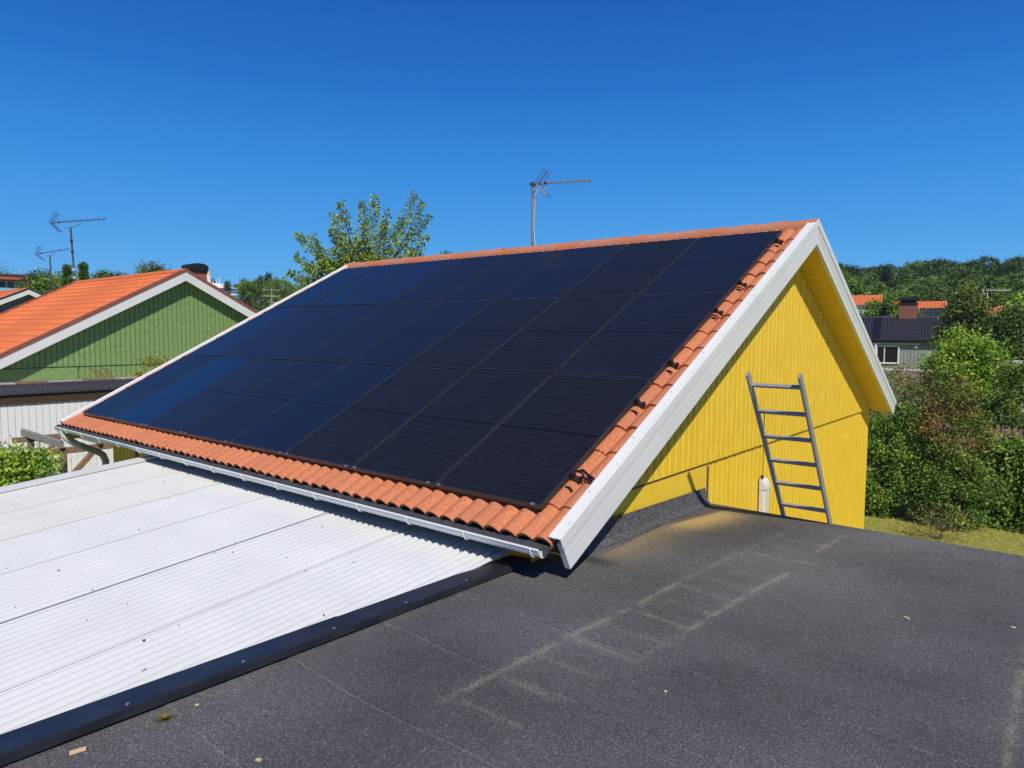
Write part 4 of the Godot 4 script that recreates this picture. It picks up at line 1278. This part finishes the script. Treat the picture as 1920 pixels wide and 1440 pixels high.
	for q in 6:
		var vm := MB.new()
		var c := hix * Vector3(-1, 0.1, 2.2 - q * 0.55)
		vm.tube([c, c + Vector3(0, 0.7 + 0.3 * ((q * 7) % 3), 0)], [0.09], 6)
		part(hi, "vent", vm.mesh(), M.render_white)
	# power pole
	var p := thing("power_pole", "thin power pole with cross arms among far trees", "pole", Vector3(-48.55, -4, -22.37))
	var pm := MB.new()
	pm.tube([Vector3(-48.55, -4, -22.37), Vector3(-48.54, 2.25, -22.35)], [0.075, 0.06], 8)
	part(p, "mast", pm.mesh(), M.grey_wood)
	for y in [2.03, 1.55]:
		var am := MB.new()
		am.bar(Vector3(-48.9, y, -21.8), Vector3(-48.2, y, -22.9), 0.07, 0.09)
		part(p, "cross_arm", am.mesh(), M.grey_wood)
	for q in [[Vector3(-48.85, 2.09, -21.9), Vector3(-30, 2.6, -34)], [Vector3(-48.3, 2.09, -22.8), Vector3(-30, 2.6, -35)]]:
		var wm := MB.new()
		var pts := []
		for j in 13:
			var f := j / 12.0
			pts.append((q[0] as Vector3).lerp(q[1], f) - Vector3(0, 0.9 * sin(PI * f), 0))
		wm.tube(pts, [0.018], 4)
		part(p, "wire", wm.mesh(), M.dark_zinc)
	for q in 3:
		var ho := thing("distant_cottage", ["small white gabled cottage among far trees, left of the power pole", "tiny white cottage deeper in the far trees beside the pole", "low white cottage nearest to the solar roof among far trees"][q], "house", [Vector3(-61, -3, -30), Vector3(-66, -3, -33), Vector3(-52, -4, -25)][q], "far cottages")
		gabled(ho, Transform3D(Basis(Vector3.UP, 0.9), [Vector3(-62.5, 1.55, -29.2), Vector3(-67, 1.75, -32.6), Vector3(-53.2, -0.1, -24.4)][q]), 2.6, 1.1, 0.5, -4.0, {wall = M.render_white, roof = M.slate if q % 2 else M.zinc, trim = M.white_paint, cap = M.slate}, 0.15, 0.3)

# ---------------------------------------------------------------- vegetation
const GREENS := [Color(0.161, 0.269, 0.039), Color(0.123, 0.225, 0.034), Color(0.199, 0.313, 0.044), Color(0.103, 0.179, 0.030)]
const BRIGHT := [Color(0.285, 0.440, 0.042), Color(0.217, 0.359, 0.039), Color(0.340, 0.476, 0.056), Color(0.161, 0.287, 0.034)]
const DARKS := [Color(0.095, 0.161, 0.030), Color(0.076, 0.136, 0.027), Color(0.117, 0.189, 0.034), Color(0.064, 0.112, 0.025)]
const BRONZE := [Color(0.161, 0.235, 0.039), Color(0.127, 0.207, 0.035), Color(0.175, 0.241, 0.042), Color(0.120, 0.193, 0.035), Color(0.267, 0.145, 0.053), Color(0.197, 0.207, 0.044), Color(0.224, 0.138, 0.053)]
const PINES := [Color(0.046, 0.075, 0.024), Color(0.061, 0.091, 0.026), Color(0.038, 0.065, 0.024)]

func rand_dir(r: RandomNumberGenerator) -> Vector3:
	var z := r.randf_range(-1, 1)
	var a := r.randf_range(0, TAU)
	var q := sqrt(1 - z * z)
	return Vector3(q * cos(a), z, q * sin(a))

func crown(mb: MB, r: RandomNumberGenerator, c: Vector3, rad: Vector3, nc: int, per: int, ll: float, lw: float, cols: Array, cr: float, shape := 0, tips: Array = []) -> void:
	for k in nc:
		var d := rand_dir(r)
		var f := pow(r.randf(), 0.3)
		var p := Vector3(d.x * rad.x, d.y * rad.y, d.z * rad.z) * f
		if shape == 1:   # cone
			var t := pow(r.randf(), 1.5)
			p = Vector3(cos(k * 2.4) * rad.x * (1.02 - t), (t * 2 - 1) * rad.y, sin(k * 2.4) * rad.z * (1.02 - t)) * Vector3(pow(r.randf(), 0.3), 1, 1)
		elif shape == 2:   # box: a clipped hedge
			p = Vector3(r.randf_range(-1, 1) * rad.x, r.randf_range(-1, 1) * rad.y, r.randf_range(-1, 1) * rad.z)
			var ax := r.randi() % 5
			if ax < 2: p.z = rad.z * r.randf_range(0.8, 1.0)
			elif ax == 2: p.y = rad.y * r.randf_range(0.85, 1.04)
		elif shape == 3:   # flat topped pine
			p = Vector3(d.x * rad.x, absf(d.y) * rad.y * 0.6 + rad.y * 0.2 * float(k % 4 - 1), d.z * rad.z) * pow(r.randf(), 0.35)
		p += c
		tips.append(p)
		var base: Color = cols[r.randi() % cols.size()]
		var out := (p - c).normalized()
		for i in per:
			var o := Vector3(r.randfn(0, 1), r.randfn(0, 0.75), r.randfn(0, 1)) * cr
			var ld := (rand_dir(r) + out * 0.7 + Vector3(0, -0.25, 0)).normalized()
			var sd := ld.cross(rand_dir(r)).normalized()
			var j := r.randf_range(0.75, 1.25)
			mb.col = Color(base.r * j * r.randf_range(0.9, 1.12), base.g * j, base.b * j)
			var s := r.randf_range(0.65, 1.25)
			mb.leaf(p + o, ld, sd, ll * s, lw * s)

func plant(called: String, label: String, cat: String, base: Vector3, h: float, rad: Vector3, nc: int, per: int, ll: float, lw: float, cols: Array, sd: int, group := "", cr := 0.25, shape := 0, trunk := 0.09) -> Node3D:
	var t := thing(called, label, cat, base, group)
	var r := RandomNumberGenerator.new()
	r.seed = sd
	var mb := MB.new()
	var c := base + Vector3(0, h - rad.y, 0)
	var tips := []
	crown(mb, r, c, rad, nc, per, ll, lw, cols, cr, shape, tips)
	var tm := MB.new()
	var fork := base.lerp(c, 0.55)
	tm.tube([base - Vector3(0, 0.3, 0), base.lerp(fork, 0.5) + Vector3(r.randfn(0, 0.05), 0, r.randfn(0, 0.05)), fork, c + Vector3(0, rad.y * 0.4, 0)], [trunk * 1.3, trunk, trunk * 0.8, trunk * 0.25], 7)
	part(t, "trunk" if trunk > 0.05 else "stem", tm.mesh(), M.bark)
	var lm := MB.new()
	for k in mini(tips.size(), 26):
		var q: Vector3 = tips[k * tips.size() / 26 if tips.size() > 26 else k]
		var m := fork.lerp(q, 0.5) + Vector3(0, 0.12 * rad.y, 0)
		lm.tube([fork, m, q], [trunk * 0.5, trunk * 0.3, trunk * 0.1], 5, false)
	part(t, "limbs", lm.mesh(), M.bark)
	part(t, "crown", mb.mesh(), M.leaf)
	return t

func build_cherry() -> void:
	var base := Vector3(-12.95, GY, -3.5)
	var t := thing("cherry_tree", "loose leafy fruit tree with spiky shoots behind the solar roof's far end", "tree", base)
	var fork := Vector3(-12.97, 0.1, -3.5)
	var tm := MB.new()
	tm.tube([base, Vector3(-12.85, -3.4, -3.45), Vector3(-13.0, -1.2, -3.5), fork], [0.16, 0.13, 0.11, 0.08], 9)
	part(t, "trunk", tm.mesh(), M.bark)
	var tips := [Vector3(-14.08, 1.37, -2.07), Vector3(-13.73, 2.00, -3.03), Vector3(-12.85, 2.14, -2.61), Vector3(-12.86, 2.27, -3.36), Vector3(-13.27, 2.60, -4.12), Vector3(-12.52, 2.72, -4.97), Vector3(-11.19, 2.17, -4.00), Vector3(-11.24, 1.87, -4.30), Vector3(-11.10, 1.31, -4.07), Vector3(-11.83, 0.85, -4.63), Vector3(-11.32, 0.91, -3.83), Vector3(-14.13, 0.28, -1.83), Vector3(-14.34, 0.80, -2.20), Vector3(-13.54, 0.43, -1.99), Vector3(-14.33, 0.14, -2.43), Vector3(-13.94, 1.35, -2.44), Vector3(-12.62, 1.38, -2.13), Vector3(-12.54, 2.10, -3.96), Vector3(-12.65, 1.21, -3.00), Vector3(-13.31, 1.02, -2.73), Vector3(-12.50, 1.62, -3.18), Vector3(-12.88, 1.74, -4.12), Vector3(-13.63, 0.84, -2.42), Vector3(-12.80, 0.61, -2.53), Vector3(-12.95, 0.96, -3.69), Vector3(-12.68, 1.93, -4.60), Vector3(-13.9, 0.62, -2.9), Vector3(-13.2, 0.5, -2.2), Vector3(-13.5, 1.2, -3.3), Vector3(-12.3, 0.7, -3.2)]
	var r := RandomNumberGenerator.new()
	r.seed = 12
	var lm := MB.new()
	var lf := MB.new()
	for q in tips:
		var tip: Vector3 = q
		var start := fork + Vector3(0, r.randf_range(-0.7, 0.2), 0)
		var out := Vector3(tip.x - start.x, 0, tip.z - start.z)
		var c1 := start + out * 0.55 + Vector3(0, (tip.y - start.y) * 0.30, 0)
		var pts := []
		for k in 11:
			var f := k / 10.0
			pts.append(start.lerp(c1, f).lerp(c1.lerp(tip, f), f))
		var rr := []
		for k in 11: rr.append(lerpf(0.035, 0.005, k / 10.0))
		lm.tube(pts, rr, 6, false)
		# side twigs low on the limb carry the dense inner foliage, the shoot carries a narrow plume
		for k in 430:
			var f := pow(r.randf(), 0.62)
			var i := mini(int(f * 10), 9)
			var p: Vector3 = pts[i].lerp(pts[i + 1], f * 10 - i)
			var d: Vector3 = (pts[i + 1] - pts[i]).normalized()
			var sp := lerpf(0.34, 0.055, pow(f, 0.9))
			var o := rand_dir(r)
			o = (o - d * o.dot(d) * 0.6) * sp * r.randf_range(0.3, 1.5)
			if f < 0.18: continue
			var ld := (o.normalized() * 0.8 + d * 0.35 + Vector3(0, -0.55, 0) + rand_dir(r) * 0.4).normalized()
			var b: Color = [GREENS[2], BRIGHT[2], BRIGHT[1], Color(0.24, 0.25, 0.055)][r.randi() % 4]
			var j := r.randf_range(0.7, 1.2)
			lf.col = Color(b.r * j, b.g * j, b.b * j)
			var s := r.randf_range(0.75, 1.25)
			lf.leaf(p + o, ld, ld.cross(rand_dir(r)).normalized(), 0.100 * s, 0.044 * s)
	part(t, "limbs", lm.mesh(), M.bark)
	part(t, "crown", lf.mesh(), M.leaf)

func ground_y(x: float, z: float) -> float:
	var d := Vector2(x + 3, z).length()
	var k := [[0.0, GY], [19.0, GY], [34.0, -5.0], [50.0, -4.2], [85.0, -2.0], [150.0, 1.5], [400.0, 7.0], [1600.0, 24.0]]
	var y := GY
	for i in k.size() - 1:
		if d >= k[i][0]: y = lerpf(k[i][1], k[i + 1][1], clampf((d - k[i][0]) / (k[i + 1][0] - k[i][0]), 0, 1))
	var h := Vector2((x - 18) / 70.0, (z + 195) / 62.0).length_squared()
	return y + 6.3 * exp(-h / 2)

func build_ground() -> void:
	var mb := MB.new()
	var rings := [0.0, 6.0, 12.0, 16.0, 19.0, 23.0, 28.0, 34.0, 42.0, 50.0, 65.0, 85.0, 105.0, 125.0, 150.0, 180.0, 220.0, 280.0, 400.0, 700.0, 1600.0]
	var n := 72
	for i in rings.size() - 1:
		for k in n:
			var p := []
			for q in [[i, k], [i, k + 1], [i + 1, k + 1], [i + 1, k]]:
				var a: float = TAU * q[1] / n
				var x: float = -3 + rings[q[0]] * cos(a)
				var z: float = rings[q[0]] * sin(a)
				p.append(Vector3(x, ground_y(x, z), z))
			mb.quad(p[1], p[0], p[3], p[2])
	setting("ground", mb.mesh(), M.lawn)
	# short grass on the strip of lawn in view
	var tuft := MB.new()
	var r := RandomNumberGenerator.new()
	r.seed = 3
	for i in 9:
		var a := r.randf_range(0, TAU)
		var s: float = r.randf_range(0.7, 1.3)
		tuft.col = [Color(0.19, 0.22, 0.035), Color(0.33, 0.28, 0.09), Color(0.14, 0.19, 0.03), Color(0.40, 0.33, 0.13)][i % 4]
		tuft.leaf(Vector3(r.randf_range(-0.04, 0.04), 0, r.randf_range(-0.04, 0.04)), Vector3(cos(a) * 0.5, 1, sin(a) * 0.5).normalized(), Vector3(-sin(a), 0, cos(a)), 0.055 * s, 0.009)
	var mm := MultiMesh.new()
	mm.transform_format = MultiMesh.TRANSFORM_3D
	mm.mesh = tuft.mesh()
	mm.instance_count = 9000
	for i in 9000:
		mm.set_instance_transform(i, Transform3D(Basis(Vector3.UP, r.randf_range(0, TAU)).scaled(Vector3.ONE * r.randf_range(0.6, 1.3)), Vector3(r.randf_range(-2.5, 4.5), GY, r.randf_range(-11.0, -5.0))))
	var g := MultiMeshInstance3D.new()
	g.name = "lawn_grass"
	g.multimesh = mm
	g.material_override = M.leaf
	add_child(g)
	tag(g, "short dry yellowish lawn grass before the shrubs", "grass", "", "stuff")

func build_plants() -> void:
	# beside the gable
	plant("bronze_shrub", "tall shrub with bronze red new leaves right of the yellow house", "shrub", Vector3(0.05, GY, -9.8), 3.55, Vector3(1.0, 1.7, 0.9), 230, 75, 0.075, 0.038, BRONZE, 101, "", 0.12, 0, 0.04)
	plant("leafy_shrub", "dense green shrub hugging the far corner of the yellow house", "shrub", Vector3(-0.95, GY, -9.3), 2.75, Vector3(0.8, 1.38, 0.8), 150, 75, 0.08, 0.045, GREENS, 102, "", 0.11, 0, 0.035)
	plant("low_shrub", "low spreading green shrub at the foot of the bronze shrub", "shrub", Vector3(0.5, GY, -9.1), 1.7, Vector3(0.85, 0.88, 0.6), 120, 75, 0.075, 0.04, GREENS, 103, "", 0.10, 0, 0.03)
	plant("bronze_shrub", "second bronze tinged shrub rising behind the dense green one", "shrub", Vector3(-1.15, GY, -11.2), 3.5, Vector3(1.0, 1.5, 0.9), 100, 70, 0.075, 0.036, BRONZE, 104, "", 0.17, 0, 0.04)
	plant("hedge", "dark broad leaved hedge along the back of the lawn", "hedge", Vector3(2.45, GY, -10.3), 1.84, Vector3(1.55, 0.92, 0.75), 420, 60, 0.10, 0.062, GREENS, 105, "", 0.11, 2, 0.03)
	plant("sparse_shrub", "thin twiggy shrub standing alone on the dry lawn", "shrub", Vector3(0.45, GY, -7.75), 0.85, Vector3(0.62, 0.40, 0.5), 90, 12, 0.04, 0.02, [Color(0.24, 0.26, 0.07), Color(0.30, 0.24, 0.10)], 106, "", 0.06, 0, 0.018)
	plant("thuja_hedge", "bright yellow green conifer hedge above the picket fence", "hedge", Vector3(2.35, GY, -12.4), 3.5, Vector3(1.35, 1.75, 0.6), 420, 90, 0.10, 0.03, [Color(0.16, 0.24, 0.03), Color(0.12, 0.20, 0.03), Color(0.20, 0.27, 0.04)], 107, "", 0.10, 2, 0.04)
	plant("back_shrub", "dark rounded shrub between the picket fence and white wall", "shrub", Vector3(0.95, GY, -14.2), 3.0, Vector3(0.75, 1.4, 0.6), 110, 70, 0.09, 0.05, GREENS, 115, "", 0.13, 0, 0.03)
	plant("bright_tree", "bright green leafy tree before the black roofed house", "tree", Vector3(-0.12, -5.4, -15.0), 4.3, Vector3(1.0, 1.45, 0.95), 190, 75, 0.10, 0.055, BRIGHT, 108, "", 0.14)
	plant("olive_tree", "olive green tree with upright top below the wooded hill", "tree", Vector3(-0.75, -5.3, -21.2), 5.75, Vector3(0.9, 2.0, 0.9), 150, 75, 0.13, 0.065, [Color(0.125, 0.17, 0.028), Color(0.10, 0.15, 0.026), Color(0.15, 0.19, 0.034)], 109, "", 0.17)
	plant("shade_tree", "large dark leafy tree at the edge of view above the hedge", "tree", Vector3(1.15, -5.4, -19.2), 5.25, Vector3(1.5, 1.7, 1.2), 170, 75, 0.12, 0.065, DARKS, 110, "", 0.17)
	plant("shade_tree", "light green tree crown just above the large dark tree", "tree", Vector3(1.3, -5.3, -23.0), 5.6, Vector3(1.4, 1.5, 1.2), 110, 70, 0.13, 0.07, BRIGHT, 111, "", 0.18)
	plant("round_tree", "rounded green tree between the orange roof and brick chimney", "tree", Vector3(-8.35, -4.5, -45.0), 6.0, Vector3(1.25, 1.3, 1.1), 90, 60, 0.17, 0.09, GREENS, 112, "", 0.18)
	plant("round_tree", "low green bush cluster under the white house with orange roof", "tree", Vector3(-10.4, -4.4, -46.0), 4.9, Vector3(1.7, 0.9, 1.0), 70, 60, 0.17, 0.09, GREENS, 113, "", 0.2)
	plant("round_tree", "green bush between the brick chimney and pink house", "tree", Vector3(-6.9, -4.4, -46.5), 4.9, Vector3(0.8, 0.8, 0.9), 50, 60, 0.17, 0.09, DARKS, 114, "", 0.22)
	# left
	plant("garden_bush", "bright leafy bush below the white roof edge, beside the pergola", "bush", Vector3(-10.6, GY, 5.55), 2.36, Vector3(0.95, 1.22, 1.05), 330, 80, 0.095, 0.042, BRIGHT, 120, "", 0.11, 0, 0.03)
	plant("garden_bush", "second bright bush behind the one beside the pergola", "bush", Vector3(-12.6, GY, 6.3), 2.3, Vector3(0.95, 1.1, 1.0), 150, 70, 0.085, 0.036, BRIGHT, 121, "", 0.12, 0, 0.03)
	plant("creeper", "yellowish creeper shoots in front of the green wall", "plant", Vector3(-15.6, -2.55, 1.0), 0.55, Vector3(0.25, 0.33, 0.62), 40, 16, 0.085, 0.045, [Color(0.22, 0.24, 0.03), Color(0.15, 0.22, 0.03), Color(0.28, 0.18, 0.04)], 122, "", 0.08, 0, 0.012)
	plant("columnar_conifer", "dark pointed conifer behind the striped antenna mast", "tree", Vector3(-33.6, -5, -2.85), 6.75, Vector3(0.40, 2.6, 0.40), 220, 70, 0.12, 0.045, DARKS, 123, "conifers behind the green house", 0.07, 1)
	plant("columnar_conifer", "second pointed conifer, nearer to the green house chimney", "tree", Vector3(-33.2, -5, -3.4), 6.8, Vector3(0.42, 2.6, 0.42), 220, 70, 0.12, 0.045, DARKS, 124, "conifers behind the green house", 0.07, 1)
	var left := [[Vector3(-64.5, -4, -10.9), 7.4, 1.5, 2.0, DARKS, "round dark tree right behind the red brick block"], [Vector3(-99, -3, -15.5), 9.0, 3.6, 2.5, DARKS, "dark tree crown above the red brick block roof"], [Vector3(-50.2, -4, -7.1), 6.2, 0.9, 1.5, GREENS, "green tree between the two dark antenna masts"], [Vector3(-54, -4, -9.6), 6.6, 1.6, 1.6, GREENS, "ragged green tree just right of the pointed conifers"], [Vector3(-55, -4, -12.2), 6.7, 1.9, 1.6, DARKS, "second ragged tree right of the pointed conifers"], [Vector3(-63, -4, -15.6), 7.8, 1.7, 1.7, DARKS, "dark tree over the middle of the orange ridge"], [Vector3(-62.5, -4, -18.3), 7.4, 2.4, 1.4, GREENS, "low tree line over the orange ridge near the chimney"], [Vector3(-38.7, -4.6, -8.75), 7.1, 0.85, 1.3, [Color(0.11, 0.17, 0.03), Color(0.14, 0.17, 0.04)], "light tree top standing above the orange ridge by chimney"], [Vector3(-38.2, -4.6, -10.2), 6.6, 0.45, 1.0, DARKS, "thin dark tree top right beside the chimney"]]
	for q in left: plant("ridge_tree", q[5], "tree", q[0], q[1], Vector3(q[2], q[3], q[2]), 75, 60, 0.20 if q[0].x < -45 else 0.15, 0.11 if q[0].x < -45 else 0.07, q[4], int(q[1] * 100 - q[0].z * 7), "trees beyond the green house", 0.14 * q[2] + 0.06)
	var mid := [[Vector3(-93, 0, -45.6), 5.9, 1.2, GREENS, "far tree mass right of the blue hall"], [Vector3(-127, 1, -67.5), 8.0, 1.7, DARKS, "dark distant tree crown above the blue annex"], [Vector3(-78, -2, -41.6), 7.4, 1.9, GREENS, "broad far tree between the blue halls and the fruit tree"], [Vector3(-81.5, -2, -46), 7.0, 2.3, GREENS, "far tree just left of the fruit tree's lowest shoot"], [Vector3(-63.5, -3, -35.8), 6.2, 1.9, GREENS, "mid distance tree against the solar roof edge"], [Vector3(-61.8, -3, -29.9), 4.6, 1.3, DARKS, "dark tree in front of the far cottages"], [Vector3(-49, -4, -24.2), 4.9, 1.2, GREENS, "green tree right of the power pole"], [Vector3(-35.2, -4.6, -16.0), 5.2, 0.8, [Color(0.16, 0.20, 0.03), Color(0.2, 0.2, 0.04), Color(0.11, 0.16, 0.03)], "yellowish green tree close above the solar roof edge"], [Vector3(-49.3, -4, -21.7), 4.3, 1.0, DARKS, "dark tree around the foot of the power pole"], [Vector3(-59, -3.4, -25.6), 3.9, 1.0, DARKS, "dark tree above the green house's far roof end"], [Vector3(-40, -4.5, -17.4), 4.4, 0.9, GREENS, "low green tree touching the green house's far roof end"]]
	for q in mid: plant("far_tree", q[4], "tree", q[0], q[1], Vector3(q[2], q[2] * 0.85, q[2]), 80, 60, 0.24 if q[0].x < -55 else 0.16, 0.14 if q[0].x < -55 else 0.085, q[3], int(q[1] * 130 - q[0].z * 3), "trees in the gap between the two roofs", 0.17 * q[2])
	var sp := [[Vector3(-96, 0, -50.9), 7.6, "pointed spruce, tallest in the far gap"], [Vector3(-100, 0, -49.0), 6.6, "small pointed spruce beside the blue hall"], [Vector3(-96, 0, -57.2), 6.9, "pointed spruce near the fruit tree's low shoot"], [Vector3(-108, 0, -50.6), 6.9, "dark pointed spruce just right of the blue hall"]]
	for q in sp: plant("spruce", q[2], "tree", q[0], q[1], Vector3(1.3, 3.4, 1.3), 90, 55, 0.26, 0.1, PINES, int(q[1] * 99), "spruces in the far gap", 0.25, 1)
	plant("far_tree", "small tree top peeping over the tiled ridge by the antenna", "tree", Vector3(-25.5, -4.5, -19.3), 7.65, Vector3(0.8, 1.2, 0.8), 50, 55, 0.13, 0.07, DARKS, 140, "", 0.16)
	plant("far_tree", "tree top peeping out right beside the white gable peak", "tree", Vector3(-12.75, -3, -48.9), 7.3, Vector3(0.55, 1.5, 0.55), 45, 55, 0.16, 0.08, DARKS, 141, "", 0.18)

func build_wood() -> void:
	# the wooded hill reads as one mass: shared crowns, many trees
	var w := Node3D.new()
	w.name = "woodland"
	add_child(w)
	tag(w, "wooded hill of mixed pines and broadleaf trees behind the houses", "wood", "", "stuff")
	var r := RandomNumberGenerator.new()
	r.seed = 44
	var protos := []
	for k in 7:
		var mb := MB.new()
		if k < 4:
			crown(mb, r, Vector3(0, 4.6, 0), Vector3(2.1 + 0.4 * (k % 2), 2.6, 2.1), 120, 42, 0.30, 0.19, [GREENS, DARKS, GREENS, DARKS][k], 0.26, 0)
		elif k < 6:
			crown(mb, r, Vector3(0, 5.4, 0), Vector3(1.9, 2.0, 1.9), 75, 46, 0.30, 0.12, PINES, 0.3, 3)
		else:
			crown(mb, r, Vector3(0, 4.2, 0), Vector3(1.4, 3.9, 1.4), 110, 36, 0.32, 0.12, PINES, 0.22, 1)
		mb.col = [Color(0.10, 0.08, 0.06), Color(0.32, 0.30, 0.27), Color(0.10, 0.08, 0.06), Color(0.10, 0.08, 0.06), Color(0.20, 0.10, 0.05), Color(0.20, 0.10, 0.05), Color(0.08, 0.06, 0.05)][k]
		mb.tube([Vector3(0, -1, 0), Vector3(0.1, 2.5, 0.05), Vector3(0, 5.5, 0)], [0.17, 0.13, 0.06], 6)
		protos.append(mb.mesh())
	var spots := [[], [], [], [], [], [], []]
	for i in 470:
		var d := r.randf_range(88, 185)
		var a := r.randf_range(-0.52, 0.16)
		var x := 2.6 + d * sin(a)
		var z := 8.9 - d * cos(a)
		var front := d < 118
		var k := (r.randi() % 4) if (front or r.randf() < 0.45) else 4 + (r.randi() % 5) % 3
		var s := r.randf_range(0.7, 1.12) * (0.85 if front else 1.0)
		spots[k].append(Transform3D(Basis(Vector3.UP, r.randf_range(0, TAU)).scaled(Vector3(s, s * r.randf_range(0.9, 1.1), s)), Vector3(x, ground_y(x, z) - 0.3, z)))
	for i in 420:   # tree line closing the far left and the rest of the horizon
		var d := r.randf_range(165, 260)
		var a := r.randf_range(-1.75, -0.5)
		var x := 2.6 + d * sin(a)
		var z := 8.9 - d * cos(a)
		var k := r.randi() % 7
		var s := r.randf_range(0.9, 1.3)
		spots[k].append(Transform3D(Basis(Vector3.UP, r.randf_range(0, TAU)).scaled(Vector3(s, s, s)), Vector3(x, ground_y(x, z) - 0.3, z)))
	for k in 7:
		var mm := MultiMesh.new()
		mm.transform_format = MultiMesh.TRANSFORM_3D
		mm.mesh = protos[k]
		mm.instance_count = spots[k].size()
		for i in spots[k].size(): mm.set_instance_transform(i, spots[k][i])
		var mi := MultiMeshInstance3D.new()
		mi.name = ["broadleaf_trees", "birch_trees", "bright_trees", "oak_trees", "pine_trees", "tall_pine_trees", "spruce_trees"][k]
		mi.multimesh = mm
		mi.material_override = M.leaf_far
		mi.set_meta("kind", "stuff")
		w.add_child(mi)

# ---------------------------------------------------------------- sky
func sky_image() -> Image:
	# clear summer air: pale at the horizon, deep blue overhead
	var im := Image.create(64, 512, false, Image.FORMAT_RGBF)
	var stops := [[-1.0, Color8(120, 150, 170)], [-0.02, Color8(136, 196, 242)], [0.0, Color8(132, 195, 243)], [0.06, Color8(104, 179, 240)], [0.13, Color8(78, 160, 233)], [0.22, Color8(57, 140, 222)], [0.32, Color8(40, 114, 202)], [0.42, Color8(30, 95, 182)], [0.60, Color8(22, 78, 160)], [1.0, Color8(18, 66, 142)]]
	for y in 512:
		var e := sin((0.5 - (y + 0.5) / 512.0) * PI)
		var c: Color = stops[0][1]
		for i in stops.size() - 1:
			if e >= stops[i][0]:
				var t: float = clampf((e - stops[i][0]) / (stops[i + 1][0] - stops[i][0]), 0, 1)
				c = (stops[i][1] as Color).srgb_to_linear().lerp((stops[i + 1][1] as Color).srgb_to_linear(), t)
		for x in 64: im.set_pixel(x, y, c)
	return im
